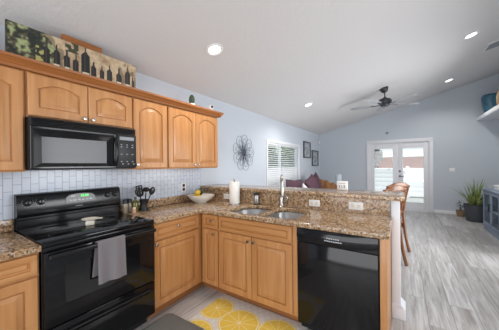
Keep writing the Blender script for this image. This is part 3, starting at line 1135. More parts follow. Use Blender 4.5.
# fruit bowl
fx, fy = 0.285, 1.695
t = solo('fruit_bowl', MB().xf(Matrix.Identity(4)).lathe((0, 0, 0), [(0, 0), (0.07, 0), (0.073, 0.006), (0.12, 0.034), (0.168, 0.078), (0.180, 0.100), (0.176, 0.102), (0.160, 0.080), (0.112, 0.040), (0.06, 0.014), (0, 0.012)], 40)
         .xf(Matrix.Translation((fx, fy, 0.9145)) @ Matrix.Rotation(R(33.5), 4, 'Z') @ Matrix.Diagonal((0.98, 0.82, 0.95, 1))), BOWLM,
         'wide white fruit bowl in the worktop corner', 'bowl', (fx, fy, 0.9145), sharp=50)
def fruit(label, x, y, z, rx, rz, rot, material):
    mb = MB().lathe((0, 0, 0), [(0, -1.16), (0.12, -1.1), (0.2, -0.98), (0.62, -0.75), (0.93, -0.35), (1, 0), (0.93, 0.35), (0.62, 0.75), (0.2, 0.98), (0.12, 1.1), (0, 1.16)], 20)
    mb.xf(Matrix.Translation((x, y, z)) @ Matrix.Rotation(rot[0], 4, 'Z') @ Matrix.Rotation(rot[1], 4, 'X') @ Matrix.Diagonal((rx, rx, rz, 1)))
    return solo('lemon', mb, material, label, 'lemon', (x, y, z - rx), group='lemons in the white bowl', sharp=50)


fruit('yellow lemon lying in the white bowl, nearest the tiled wall', fx - 0.075, fy - 0.02, 0.987, 0.034, 0.038, (0.3, R(70)), LEMON)
fruit('yellow lemon lying in the middle of the white bowl', fx - 0.005, fy - 0.03, 0.982, 0.034, 0.040, (1.2, R(80)), LEMON)
fruit('yellow lemon leaning on two others in the white bowl, topmost', fx - 0.040, fy - 0.02, 1.042, 0.033, 0.038, (2.0, R(50)), LEMON)
ap = solo('avocado', MB().lathe((fx - 0.055, fy + 0.045, 1.045), [(0, -0.045), (0.022, -0.038), (0.031, -0.015), (0.029, 0.01), (0.018, 0.034), (0.009, 0.044), (0, 0.046)], 18), LEAFD,
          'dark green avocado behind the lemons in the white bowl', 'avocado', (fx - 0.055, fy + 0.045, 1.0), sharp=50)

# things by the range ---------------------------------------------------------------------
ux, uy = 0.135, 0.985
t = thing('utensil_crock', 'black utensil crock standing in front of the granite splash', 'crock', (ux, uy, 0.9145))
build('pot', MB().lathe((ux, uy, 0.9145), [(0, 0), (0.050, 0), (0.052, 0.006), (0.036, 0.035), (0.034, 0.07), (0.040, 0.105), (0.046, 0.118), (0.043, 0.118), (0.036, 0.10), (0.030, 0.012), (0, 0.012)], 24), BLACKM, t, sharp=50)
build('foot', MB().lathe((ux, uy, 0.9146), [(0.053, 0.0), (0.064, 0.0), (0.064, 0.006), (0.053, 0.009)], 24), BLACKM, t)


def utensil(kind, label, dxy, tip, head):
    t = thing(kind, label, 'utensil', (ux + dxy[0], uy + dxy[1], 0.932), group='black utensils in the crock')
    p0 = Vector((ux + dxy[0], uy + dxy[1], 0.932))
    p1 = Vector(tip)
    build('handle', MB().tube([p0, p0.lerp(p1, 0.5), p1], [0.006, 0.006, 0.005], 8), BLACKE, t, sharp=60)
    d = (p1 - p0).normalized()
    q = d.to_track_quat('Z', 'Y').to_matrix().to_4x4()
    mb = MB()
    if head == 'spoon':
        mb.ellipsoid((0, 0, 0.035), 0.009, 0.032, 0.045)
    elif head == 'turner':
        mb.box(-0.003, 0.003, -0.034, -0.018, 0.0, 0.09, 0.002).box(-0.003, 0.003, -0.008, 0.008, 0.0, 0.09, 0.002)
        mb.box(-0.003, 0.003, 0.018, 0.034, 0.0, 0.09, 0.002).box(-0.003, 0.003, -0.034, 0.034, 0.088, 0.10, 0.002)
        mb.box(-0.003, 0.003, -0.034, 0.034, -0.012, 0.004, 0.002)
    elif head == 'whisk':
        for k in range(7):
            a = math.pi * k / 7
            pts = []
            for j in range(17):
                s = -math.pi / 2 * 0.9 + math.pi * 0.95 * j / 16 * 2 / 1.06
                b = 2 * math.pi * j / 16
                rr = 0.040 * math.sin(b)
                hh = 0.052 * (1 - math.cos(b))
                pts.append((rr * math.cos(a), rr * math.sin(a), hh))
            mb.tube(pts[:-1], 0.0026, 6, closed=True)
    else:
        mb.ellipsoid((0, 0, 0.03), 0.036, 0.036, 0.026)
    mb.xf(Matrix.Translation(p1) @ q)
    build('head', mb, BLACKE, t, sharp=60)


utensil('turner', 'black slotted turner standing in the crock behind the whisk', (-0.014, -0.004), (ux - 0.03, uy - 0.020, 1.085), 'turner')
utensil('whisk', 'black wire whisk leaning left in the crock', (0.004, -0.012), (ux + 0.03, uy - 0.055, 1.07), 'whisk')
utensil('serving_spoon', 'black serving spoon leaning right in the crock', (0.004, 0.012), (ux + 0.02, uy + 0.075, 1.085), 'spoon')
utensil('ladle', 'black ladle standing upright in the crock', (0.014, 0.004), (ux + 0.035, uy + 0.008, 1.11), 'ladle')
bx, by = 0.130, 0.895
t = thing('oil_bottle', 'green-brown oil bottle standing left of the black utensil crock', 'bottle', (bx, by, 0.9145))
build('glass', MB().lathe((bx, by, 0.9145), [(0, 0), (0.030, 0), (0.032, 0.004), (0.032, 0.09), (0.026, 0.105), (0.012, 0.118), (0.011, 0.135), (0, 0.135)], 24), OIL, t)
build('cap', MB().cyl((bx, by, 1.0495), 0.013, 0, 0.016, 18), DARKMETAL, t)
for (x, y, lab) in ((0.120, 0.795, 'glass spice shaker with black lid beside the range, nearer the range'),
                    (0.105, 0.845, 'glass spice shaker with black lid beside the range, nearer the oil bottle')):
    t = thing('spice_shaker', lab, 'shaker', (x, y, 0.9145), group='spice shakers beside the range')
    build('jar', MB().lathe((x, y, 0.9145), [(0, 0), (0.022, 0), (0.024, 0.003), (0.024, 0.088), (0.021, 0.098), (0, 0.098)], 20), SPICE, t)
    build('lid', MB().lathe((x, y, 1.013), [(0, 0), (0.0225, 0), (0.0225, 0.038), (0.020, 0.042), (0, 0.042)], 20), BLACKM, t)
x, y = 0.190, 0.848
t = thing('salt_cellar', 'small pink salt shaker in front of the spice shakers', 'shaker', (x, y, 0.9145))
build('jar', MB().lathe((x, y, 0.9145), [(0, 0), (0.017, 0), (0.0185, 0.003), (0.016, 0.045), (0, 0.045)], 18), SALT, t)
build('lid', MB().lathe((x, y, 0.960), [(0, 0), (0.0165, 0), (0.015, 0.012), (0, 0.014)], 18), CERAMIC, t)

# spoon rest on the cooktop
x, y, z = 0.375, 0.375, 0.9218
t = thing('spoon_rest', 'cream ceramic spoon rest standing on the black cooktop', 'spoon rest', (x, y, z))
m = Matrix.Translation((x, y, z)) @ Matrix.Rotation(R(60), 4, 'Z')
sr = MB().box(-0.030, 0.030, -0.028, 0.028, 0.0, 0.038, 0.008)
sr.xf(m)
build('base', sr, CERAMIC, t)
sr = MB()
sr.lathe((0, 0, 0), [(0, 0), (0.04, 0), (0.058, 0.008), (0.060, 0.016), (0.055, 0.016), (0.04, 0.007), (0, 0.006)], 28)
sr.xf(Matrix.Diagonal((1.0, 0.78, 1, 1)))
sr.box(0.045, 0.085, -0.014, 0.014, 0.006, 0.014, 0.004)
sr.xf(m @ Matrix.Translation((0, 0, 0.0385)))
build('dish', sr, CERAMIC, t, sharp=50)

# tea towel over the oven handle
tw = MB()


def towel(u, v):
    y0, y1 = 0.282, 0.472
    s = v
    L1, L2 = 0.24, 0.285
    tot = L1 + 0.045 + L2
    d = s * tot
    yy = y0 + (y1 - y0) * u
    wob = 0.006 * math.sin(u * 11 + 0.6)
    if d < L1:
        k = (L1 - d) / L1
        x = 0.684 - 0.004 * k + wob * 0.25 * k
        z = 0.8625 - (L1 - d)
        yy -= 0.022 * k
    elif d < L1 + 0.045:
        a = math.pi * (d - L1) / 0.045
        x = 0.701 - 0.0165 * math.cos(a)
        z = 0.8625 + 0.007 * math.sin(a)
    else:
        k = (d - L1 - 0.045) / L2
        x = 0.7175 + wob * (0.4 + k) + 0.010 * k
        z = 0.8625 - (d - L1 - 0.045) - 0.012 * u * k
        yy += 0.010 * k * (u - 0.3)
    return (x, yy, z)


tw.grid(towel, 22, 60)
bmesh.ops.solidify(tw.bm, geom=list(tw.bm.faces), thickness=0.004)
solo('tea_towel', tw, TOWEL, 'grey woven tea towel hanging over the oven door handle', 'towel', (0.70, 0.36, 0.56), sharp=70)

# electrical plates -----------------------------------------------------------------------------
def plate_x(x, z, y, mat_face, lab, horizontal=True, w=0.118, h=0.070):
    t = thing('power_outlet', lab, 'outlet', (x, y, z))
    build('plate', MB().box(x - w / 2, x + w / 2, y - 0.006, y - 0.0005, z - h / 2, z + h / 2, 0.003), WHITEPLASTIC, t)
    for k in (-1, 1):
        f = build('socket', MB().box(x + k * 0.026 - 0.016, x + k * 0.026 + 0.016, y - 0.0075, y - 0.0062, z - 0.014, z + 0.014, 0.0005), CERAMIC, t)
        for q in (-0.006, 0.006):
            build('slot', MB().box(x + k * 0.026 - 0.003, x + k * 0.026 + 0.003, y - 0.0079, y - 0.0076, z + q - 0.0008, z + q + 0.0008), BTN, f)


plate_x(0.492, 0.972, 1.978, None, 'white power outlet on granite splash behind the paper towels')
plate_x(1.688, 0.978, 1.978, None, 'white power outlet on granite splash right of the sink tap')
plate_x(2.097, 0.984, 1.978, None, 'white power outlet on granite splash above the dishwasher', w=0.13, h=0.075)
t = thing('power_outlet', 'upright power outlet with dark sockets on the tile above the granite splash', 'outlet', (0.0105, 1.64, 1.10))
build('plate', MB().box(0.0102, 0.016, 1.600, 1.680, 1.045, 1.160, 0.002), WHITEPLASTIC, t)
for z in (1.076, 1.129):
    build('socket', MB().box(0.0158, 0.018, 1.620, 1.660, z - 0.020, z + 0.020, 0.001), BLACKM, t)

# on top of the wall cabinets ----------------------------------------------------------------------
def mural():
    y0, y1, z0, z1, x = -0.074, 0.832, 2.062, 2.388, 0.268
    nu, nv = 200, 72
    rn = random.Random(5)
    me = bpy.data.meshes.new('canvas')
    vs, fs, cols = [], [], []
    # bottles: centre u (m from left), half width, shoulder height, total height (m above the foot of the print), label
    H = z1 - z0
    W = y1 - y0
    bott = [(0.215, .020, .165, .22), (0.275, .021, .165, .225), (0.34, .022, .150, .20), (0.40, .020, .14, .195), (0.470, .031, .215, .30),
            (0.53, .021, .135, .185), (0.595, .019, .125, .175), (0.66, .022, .145, .20), (0.742, .024, .135, .20), (0.826, .025, .175, .255), (0.875, .014, .12, .16)]

    def vnoise(a, b, s, seed):
        def h(i, j):
            v = math.sin(i * 127.1 + j * 311.7 + seed * 74.7) * 43758.5453
            return v - math.floor(v)
        a *= s
        b *= s
        i, j = math.floor(a), math.floor(b)
        fa, fb_ = a - i, b - j
        fa = fa * fa * (3 - 2 * fa)
        fb_ = fb_ * fb_ * (3 - 2 * fb_)
        return (h(i, j) * (1 - fa) + h(i + 1, j) * fa) * (1 - fb_) + (h(i, j + 1) * (1 - fa) + h(i + 1, j + 1) * fa) * fb_

    def mixc(p, q, k):
        return tuple(p[i] * (1 - k) + q[i] * k for i in range(3))
    ct = [srgb(*c) for c in ((200, 178, 146), (150, 120, 88), (58, 62, 44), (104, 118, 82), (160, 168, 118), (26, 27, 28), (222, 208, 184), (196, 60, 40), (30, 38, 32), (96, 84, 66), (210, 196, 110))]

    def colour(u, v):
        n = 0.6 * vnoise(u, v, 22, 1) + 0.4 * vnoise(u, v, 60, 2)
        c = mixc(ct[0], ct[1], min(1, max(0, n * 1.5 - 0.4)))
        if u > 0.74:
            c = mixc(c, ct[9], 0.7 * (vnoise(u, v * 0.4, 40, 6) > 0.5))
        # vineyard foliage on the left, a vine over the middle
        k = 1.06 - u / 0.40 + 0.35 * (vnoise(u, v, 18, 3) - 0.5)
        if k > 0.45:
            n2 = 0.55 * vnoise(u, v, 30, 4) + 0.45 * vnoise(u, v, 75, 9)
            c = mixc(ct[8], ct[2] if n2 < 0.5 else ct[9], min(1, max(0, (n2 - 0.30) * 3.0)))
            if n2 > 0.62:
                c = mixc(ct[3], ct[4], min(1, (n2 - 0.62) * 6))
            if 0.15 < u < 0.36 and v < 0.17 and vnoise(u, v, 55, 7) > 0.55:
                c = mixc(ct[10], ct[3], 0.4)
        elif 0.30 < k <= 0.45:
            c = mixc(c, ct[2], 0.55)
        if 0.33 < u < 0.42 and v > 0.20 and vnoise(u, v, 45, 8) > 0.42:
            c = ct[2]
        for (bu, hw, sh, tt) in bott:
            d = abs(u - bu)
            w = hw if v < sh else max(0.0055, hw - (v - sh) * 0.8)
            if v < tt and d < w:
                c = ct[5]
                if d < w * 0.4 and u < bu:
                    c = mixc(ct[5], ct[9], 0.35)
                if 0.035 < v < 0.075 and d < hw * 0.8 and bu in (0.34, 0.470, 0.742, 0.826, 0.275):
                    c = ct[6]
        return c

    for j in range(nv + 1):
        for i in range(nu + 1):
            vs.append((x, y0 + W * i / nu, z0 + H * j / nv))
            cols.append(colour(W * i / nu, H * j / nv - 0.045))
    for j in range(nv):
        for i in range(nu):
            a = j * (nu + 1) + i
            fs.append((a, a + 1, a + nu + 2, a + nu + 1))
    # depth of the stretched canvas
    b = len(vs)
    for (yy, zz) in ((y0, z0), (y1, z0), (y1, z1), (y0, z1)):
        vs.append((x - 0.022, yy, zz))
        cols.append(ct[9])
    c0, c1, c2, c3 = 0, nu, (nu + 1) * (nv + 1) - 1, (nu + 1) * nv
    fs += [tuple([i for i in range(nu, -1, -1)]) + (b, b + 1), tuple([(nu + 1) * nv + i for i in range(nu + 1)]) + (b + 2, b + 3),
           tuple([(nu + 1) * j for j in range(nv + 1)]) + (b + 3, b), tuple([(nu + 1) * j + nu for j in range(nv, -1, -1)]) + (b + 1, b + 2),
           (b + 3, b + 2, b + 1, b)]
    base = Vector((0.256, 0.38, z0))
    me.from_pydata([tuple(Vector(v) - base) for v in vs], [], fs)
    at = me.color_attributes.new('print', 'FLOAT_COLOR', 'POINT')
    for i, c in enumerate(cols):
        at.data[i].color = (c[0], c[1], c[2], 1)
    m = bpy.data.materials.new('canvas_print')
    m.use_nodes = True
    a = m.node_tree.nodes.new('ShaderNodeAttribute')
    a.attribute_name = 'print'
    bs = m.node_tree.nodes['Principled BSDF']
    bs.inputs['Roughness'].default_value = 0.6
    m.node_tree.links.new(a.outputs['Color'], bs.inputs['Base Color'])
    me.materials.append(m)
    o = bpy.data.objects.new('canvas_print', me)
    COL.objects.link(o)
    o.location = base
    o['label'] = 'wide canvas print of wine bottles and vines on top of the wall cabinets'
    o['category'] = 'picture'


mural()
solo('wooden_board', MB().box(0.196, 0.216, 0.252, 0.548, 2.06, 2.462, 0.004), WOODBOARD,
     'orange wooden board sticking up behind the wine canvas print', 'board', (0.206, 0.4, 2.06))
cx, cy = 0.25, 1.585
t = thing('potted_cactus', 'small round green cactus in white pot on top of the wall cabinets', 'cactus', (cx, cy, 2.06))
build('pot', MB().lathe((cx, cy, 2.06), [(0, 0), (0.032, 0), (0.040, 0.12), (0.037, 0.12), (0.035, 0.10), (0, 0.10)], 22), WHITEPLASTIC, t)
ca = MB()


def cact(u, v):
    a = 2 * math.pi * u
    b = math.pi * v
    r = 0.034 * math.sin(b) * (1 + 0.10 * math.cos(10 * a))
    return (cx + r * math.cos(a), cy + r * math.sin(a), 2.228 - 0.066 * math.cos(b))


ca.grid(cact, 80, 14)
build('plant', ca, LEAFD, t, sharp=60)
cx, cy = 0.25, 1.935
t = thing('small_camera', 'small white gadget with round black eye at right end of cabinet tops', 'camera', (cx, cy, 2.06))
build('stand', MB().box(cx - 0.022, cx + 0.022, cy - 0.022, cy + 0.022, 2.06, 2.165, 0.006), WHITEPLASTIC, t)
build('head', MB().box(cx - 0.025, cx + 0.025, cy - 0.030, cy + 0.030, 2.166, 2.236, 0.012, 3), WHITEPLASTIC, t)
build('lens', MB().lathe((0, 0, 0), [(0, 0.010), (0.014, 0.010), (0.019, 0.006), (0.019, 0)], 22, 'x').xf(Matrix.Translation((cx + 0.024, cy - 0.008, 2.208)) @ Matrix.Rotation(R(-40), 4, 'Z')), BLACKM, t)

# floor coverings ------------------------------------------------------------------------------------
def lemon_rug():
    m = bpy.data.materials.new('lemon_rug')
    m.use_nodes = True
    n = m.node_tree
    L = n.links.new
    b = n.nodes['Principled BSDF']
    b.inputs['Roughness'].default_value = 0.9
    a = n.nodes.new('ShaderNodeAttribute')
    a.attribute_name = 'print'
    L(a.outputs['Color'], b.inputs['Base Color'])
    x0, x1, y0, y1, z = 0.868, 1.80, 0.945, 1.452, 0.008
    nu, nv = 250, 136
    base = Vector(((x0 + x1) / 2, (y0 + y1) / 2, 0.001))
    slices = [(0.965, 1.225, 0.165), (1.270, 1.165, 0.185), (1.610, 1.235, 0.170), (1.02, 0.88, 0.15), (1.42, 0.85, 0.16), (1.75, 0.90, 0.14)]
    Y, W_, G, S = srgb(238, 204, 84), srgb(246, 234, 190), srgb(222, 219, 212), srgb(236, 208, 110)
    G2 = srgb(230, 227, 221)
    vs, fs, cols = [], [], []
    for j in range(nv + 1):
        for i in range(nu + 1):
            x = x0 + (x1 - x0) * i / nu
            y = y0 + (y1 - y0) * j / nv
            c = G if (math.sin(x * 90) * math.sin(y * 70)) > -0.1 else G2
            for k, (cx_, cy_, r) in enumerate(slices):
                d = math.hypot(x - cx_, y - cy_)
                if d < r:
                    an = (math.atan2(y - cy_, x - cx_) + k * 0.3) / (2 * math.pi) * 10
                    fr = abs((an % 1) - 0.5)
                    c = S if d > r * 0.955 else (W_ if d > r * 0.90 or d < r * 0.07 or (0.5 - fr) * d < 0.012 * r * 1.6 + 0.0 else Y)
            vs.append(tuple(Vector((x, y, z)) - base))
            cols.append(c)
    for j in range(nv):
        for i in range(nu):
            q = j * (nu + 1) + i
            fs.append((q, q + 1, q + nu + 2, q + nu + 1))
    bq = len(vs)
    for (xx, yy) in ((x0, y0), (x1, y0), (x1, y1), (x0, y1)):
        vs.append(tuple(Vector((xx, yy, 0.001)) - base))
        cols.append(G)
    fs += [tuple(range(nu, -1, -1)) + (bq, bq + 1), tuple((nu + 1) * nv + i for i in range(nu + 1)) + (bq + 2, bq + 3),
           tuple((nu + 1) * j for j in range(nv + 1)) + (bq + 3, bq), tuple((nu + 1) * j + nu for j in range(nv, -1, -1)) + (bq + 1, bq + 2), (bq + 3, bq + 2, bq + 1, bq)]
    me = bpy.data.meshes.new('rug')
    me.from_pydata(vs, [], fs)
    at = me.color_attributes.new('print', 'FLOAT_COLOR', 'POINT')
    for i, c in enumerate(cols):
        at.data[i].color = c
    me.materials.append(m)
    o = bpy.data.objects.new('kitchen_rug', me)
    COL.objects.link(o)
    o.location = base
    o['label'] = 'pale kitchen rug printed with big yellow lemon slices before the sink'
    o['category'] = 'rug'


lemon_rug()
mt = MB().prism(rrect(0.635, 1.12, -0.15, 0.930, 0.05), 'z', 0.0015, 0.013)
mt.prism(rrect(0.66, 1.095, -0.125, 0.905, 0.04), 'z', 0.013, 0.018)
solo('anti_fatigue_mat', mt, MATG, 'plain dark grey mat with rounded corners in front of the range', 'mat', (0.88, 0.39, 0.001))

# ------------------------------------------------------------------ living area
# wire flower on the wall
def flower():
    cy_, cz = 3.065, 1.625
    t = thing('wire_flower', 'large openwork wire flower on the blue wall left of the window', 'wall decoration', (0.012, cy_, cz))

    def petals(n, rl, wd, ph, x):
        mb = MB()
        for k in range(n):
            a = 2 * math.pi * (k + ph) / n
            pts = []
            for j in range(24):
                s = 2 * math.pi * j / 24
                rr = 0.04 + (rl - 0.04) * (0.5 - 0.5 * math.cos(s))
                ww = wd * math.sin(s) * (0.30 + 0.85 * (0.5 - 0.5 * math.cos(s)))
                pts.append((x + 0.012 * math.sin(s / 2), cy_ + rr * math.cos(a) - ww * math.sin(a), cz + rr * math.sin(a) + ww * math.cos(a)))
            mb.tube(pts, 0.0027, 6, closed=True)
        return mb
    build('outer_petals', petals(9, 0.335, 0.115, 0.1, 0.008), WIRE, t)
    build('middle_petals', petals(9, 0.27, 0.05, 0.1, 0.014), WIRE, t)
    build('inner_petals', petals(9, 0.19, 0.05, 0.6, 0.020), WIRE, t)
    mb = MB()
    for k in range(16):
        a = 2 * math.pi * k / 16
        mb.tube([(0.02, cy_, cz), (0.014, cy_ + 0.13 * math.cos(a), cz + 0.13 * math.sin(a))], 0.0026, 6)
    mb.tube([(0.024, cy_ + 0.045 * math.cos(2 * math.pi * k / 24), cz + 0.06 * math.sin(2 * math.pi * k / 24)) for k in range(24)], 0.005, 8, closed=True)
    build('centre', mb, WIRE, t)


flower()
for (a, b, z0, z1, lab) in ((6.19, 6.80, 1.60, 2.105, 'black framed grey print on the left wall, higher and nearer the window'),
                            (6.95, 7.60, 1.352, 1.870, 'black framed grey print on the left wall, lower and nearer the far corner')):
    t = thing('framed_print', lab, 'picture', (0.001, (a + b) / 2, z0), group='pair of framed prints')
    f = MB()
    w = 0.05
    f.box(0.001, 0.03, a, a + w, z0, z1, 0.003).box(0.001, 0.03, b - w, b, z0, z1, 0.003)
    f.box(0.001, 0.03, a + w, b - w, z0, z0 + w * 0.7, 0.003).box(0.001, 0.03, a + w, b - w, z1 - w * 0.7, z1, 0.003)
    build('frame', f, FRAMEB, t)
    build('print', MB().box(0.001, 0.014, a + w, b - w, z0 + w * 0.7, z1 - w * 0.7), PICT, t)
solo('motion_sensor', MB().prism([(0.001, 7.72), (0.03, 7.73), (0.04, 7.75), (0.03, 7.77), (0.001, 7.78)], 'z', 2.14, 2.22), WHITEPLASTIC,
     'small white sensor high in the far left corner', 'sensor', (0.02, 7.75, 2.11))
solo('door_sensor', MB().lathe((2.085, YF - 0.001, 2.344), [(0, -0.035), (0.022, -0.03), (0.036, -0.012), (0.04, 0)], 18, 'y'), BTN,
     'tiny grey detector on the wall above the french door', 'sensor', (2.085, YF - 0.02, 2.344))
t = thing('light_switch', 'white double light switch on the far wall right of the door', 'switch', (3.595, YF, 1.16))
build('plate', MB().box(3.535, 3.655, YF - 0.007, YF - 0.001, 1.15, 1.265, 0.003), WHITEPLASTIC, t)
for x in (3.57, 3.62):
    build('rocker', MB().box(x - 0.016, x + 0.016, YF - 0.011, YF - 0.0065, 1.175, 1.24, 0.002), WHITEPLASTIC, t)

# sofa under the window
t = thing('sofa', 'rust leather sofa against the left wall under the window', 'sofa', (0.55, 5.3, 0))
build('base', MB().box(0.06, 1.00, 4.05, 6.65, 0.06, 0.32, 0.03), RUST, t)
for y0, y1 in ((4.28, 4.99), (5.00, 5.70), (5.71, 6.42)):
    build('seat_cushion', MB().box(0.34, 1.02, y0, y1, 0.325, 0.50, 0.05, 4), RUST, t)
bk = MB().box(-0.09, 0.12, 4.05, 6.65, -0.34, 0.36, 0.07, 4, m=Matrix.Translation((0.215, 0, 0.52)) @ Matrix.Rotation(R(-8), 4, 'Y'))
build('back', bk, RUST, t)
for y0, y1 in ((4.02, 4.27), (6.43, 6.68)):
    build('arm', MB().box(0.08, 1.02, y0, y1, 0.08, 0.66, 0.07, 4), RUST, t)
for x in (0.12, 0.92):
    for y in (4.12, 6.55):
        build('foot', MB().cyl((x, y, 0), 0.03, 0.001, 0.06, 14), DARKMETAL, t)


def cushion(lab, c, s, rot, material):
    mb = MB()

    def half(sign):
        def fn(u, v):
            a, b = 2 * u - 1, 2 * v - 1
            bul = ((1 - abs(a) ** 2.6) * (1 - abs(b) ** 2.6)) ** 0.55
            pin = 1 - 0.10 * (1 - abs(a)) * abs(b) ** 3 - 0.10 * (1 - abs(b)) * abs(a) ** 3
            return (sign * s[2] * bul, a * s[0] * pin, b * s[1] * pin)
        return fn
    mb.grid(half(1), 14, 14)
    mb.grid(half(-1), 14, 14)
    bmesh.ops.remove_doubles(mb.bm, verts=mb.bm.verts, dist=1e-4)
    bmesh.ops.recalc_face_normals(mb.bm, faces=mb.bm.faces)
    mb.xf(Matrix.Translation(c) @ rot)
    solo('cushion', mb, material, lab, 'cushion', c, group='cushions on the sofa', sharp=80)


RX = lambda d: Matrix.Rotation(R(d), 4, 'X')
RY_ = lambda d: Matrix.Rotation(R(d), 4, 'Y')
RZ_ = lambda d: Matrix.Rotation(R(d), 4, 'Z')
cushion('plum cushion upright on the sofa, nearest the tap', (0.47, 4.47, 0.79), (0.45, 0.28, 0.10), RY_(-12) @ RX(-3), PLUM)
cushion('plum cushion tilted in the middle of the sofa', (0.60, 5.20, 0.82), (0.33, 0.29, 0.10), RY_(-16) @ RX(13), PLUM)
cushion('plum cushion tilted steeply at the far end of the sofa', (0.47, 5.93, 0.82), (0.32, 0.29, 0.10), RY_(-12) @ RX(20), PLUM)
cushion('ivory cushion leaning before the plum ones on the sofa', (0.74, 4.42, 0.74), (0.20, 0.20, 0.06), RY_(-24) @ RX(35), IVORY)
# knitted throw bunched over the far arm
th = MB()


def throw(u, v):
    a = (u - 0.5) * 0.74
    b = v
    x = 0.66 + a
    fold = 0.02 * math.sin(u * 17) + 0.015 * math.sin(v * 13 + u * 6)
    if b < 0.35:
        k = (0.35 - b) / 0.35
        return (x, 6.36 - 0.03 * k - fold * 0.4, 0.70 - 0.13 * k + fold * 0.5)
    if b < 0.65:
        k = (b - 0.35) / 0.3
        return (x, 6.36 + 0.38 * k, 0.70 + 0.15 * math.sin(math.pi * k) + abs(fold) * 2.2 + 0.07 * math.sin(u * 6.5) * math.sin(math.pi * k))
    k = (b - 0.65) / 0.35
    return (x, 6.74 + 0.02 * k + fold * 0.3, 0.70 - 0.30 * k + fold * 0.3)


th.grid(throw, 40, 44)
bmesh.ops.solidify(th.bm, geom=list(th.bm.faces), thickness=0.02)
solo('knitted_throw', th, TAN, 'tan knitted throw bunched over the far arm of the sofa', 'blanket', (0.66, 6.55, 0.4), sharp=80)
# end table and lamp
t = thing('end_table', 'dark wood end table beyond the sofa', 'table', (0.62, 7.15, 0))
build('top', MB().box(0.30, 0.94, 6.86, 7.44, 0.56, 0.60, 0.006), OAKCH, t)
for x in (0.34, 0.90):
    for y in (6.90, 7.40):
        build('leg', MB().box(x - 0.025, x + 0.025, y - 0.025, y + 0.025, 0.001, 0.559, 0.003), OAKCH, t)
lx, ly = 0.80, 7.10
t = thing('table_lamp', 'small pale lamp standing on the end table beyond the sofa', 'lamp', (lx, ly, 0.601))
build('base', MB().lathe((lx, ly, 0.601), [(0, 0), (0.06, 0), (0.065, 0.01), (0.03, 0.03), (0.055, 0.12), (0.05, 0.18), (0.015, 0.22), (0.012, 0.30), (0, 0.30)], 24), WHITEPLASTIC, t)
build('lamp_shade', MB().lathe((lx, ly, 0.86), [(0.10, 0), (0.095, 0.22), (0.092, 0.22), (0.097, 0.0), (0.10, 0)], 28), SHADE, t)
# little white box on the bar
t = thing('box_sign', 'small white block standing at back edge of the bar top', 'sign', (1.905, 2.325, 1.0985))
build('block', MB().box(1.850, 1.958, 2.295, 2.350, 1.0985, 1.197, 0.004), WHITEPLASTIC, t)
g = MB()
g.box(1.866, 1.942, 2.2944, 2.2956, 1.172, 1.178).box(1.870, 1.882, 2.2944, 2.2956, 1.125, 1.155).box(1.898, 1.906, 2.2944, 2.2956, 1.125, 1.150).box(1.922, 1.936, 2.2944, 2.2956, 1.125, 1.155)
build('lettering', g, BTN, t, label='illegible grey lettering')

# dining chairs ---------------------------------------------------------------------------------------
def dining_chair(lab, loc, rz):
    t = thing('dining_chair', lab, 'chair', (0, 0, 0), 'wooden chairs behind the bar')
    W2 = 0.195
    HT = 1.05
    for s in (-1, 1):
        # rear leg and back post in one sweep
        pts = [(s * (W2 + 0.012), 0.075, 0.0), (s * W2, 0.03, 0.22), (s * (W2 - 0.003), 0.0, 0.46), (s * W2, -0.012, 0.62), (s * (W2 + 0.004), 0.02, 0.85), (s * (W2 + 0.008), 0.075, HT)]
        build('back_leg', MB().tube(smooth_path(pts, 5), 0.021, 10), OAKCH, t, sharp=60)
        build('front_leg', MB().lathe((s * (W2 - 0.005), -0.42, 0.0), [(0, 0), (0.014, 0), (0.019, 0.05), (0.022, 0.30), (0.024, 0.43), (0, 0.43)], 14), OAKCH, t)
    build('seat', MB().box(-W2 - 0.02, W2 + 0.02, -0.45, 0.005, 0.435, 0.472, 0.014, 3), OAKCH, t)
    ap = MB().box(-W2, W2, -0.43, -0.41, 0.36, 0.434).box(-W2 - 0.005, -W2 + 0.012, -0.41, -0.01, 0.36, 0.434).box(W2 - 0.012, W2 + 0.005, -0.41, -0.01, 0.36, 0.434)
    build('apron', ap, OAKCH, t)

    def slat(z, h, yb, arch, over):
        def fn(u, v):
            a = 2 * math.pi * v
            x = (2 * u - 1) * (W2 + over)
            k = 1 - (2 * u - 1) ** 2
            e = 2 * u - 1
            return (x, yb + 0.03 * k + 0.012 * math.cos(a), z + arch * (k - 0.9 * abs(e) ** 6 * 0.0) + (h * (0.6 + 0.4 * k)) * math.sin(a))
        mb = MB().grid(fn, 24, 14)
        bmesh.ops.remove_doubles(mb.bm, verts=mb.bm.verts, dist=1e-5)
        return mb
    build('crest_rail', slat(HT - 0.03, 0.042, 0.068, 0.045, 0.02), OAKCH, t, sharp=70)
    build('back_slat', slat(0.865, 0.026, 0.026, 0.03, -0.005), OAKCH, t, sharp=70)
    build('back_slat', slat(0.735, 0.026, 0.002, 0.03, -0.005), OAKCH, t, sharp=70)
    build('back_slat', slat(0.61, 0.026, -0.010, 0.03, -0.005), OAKCH, t, sharp=70)
    t.location = loc
    t.rotation_euler = (0, 0, rz)
    return t


def smooth_path(p, n):
    p = [Vector(a) for a in p]
    out = []
    for i in range(len(p) - 1):
        a, b, c, d = p[max(i - 1, 0)], p[i], p[i + 1], p[min(i + 2, len(p) - 1)]
        for k in range(n):
            s = k / n
            out.append(0.5 * ((2 * b) + (c - a) * s + (2 * a - 5 * b + 4 * c - d) * s * s + (3 * b - a - 3 * c + d) * s ** 3))
    out.append(p[-1])
    return out


ch = dining_chair('curved-back cherry wood chair just behind the bar post, nearer one', (2.335, 3.20, 0), R(180 + 56))
c2 = dup(ch)
c2['label'] = 'curved-back cherry wood chair beyond the nearer one behind the bar'
c2.location = (2.365, 3.84, 0)
c2.rotation_euler = (0, 0, R(180 + 50))

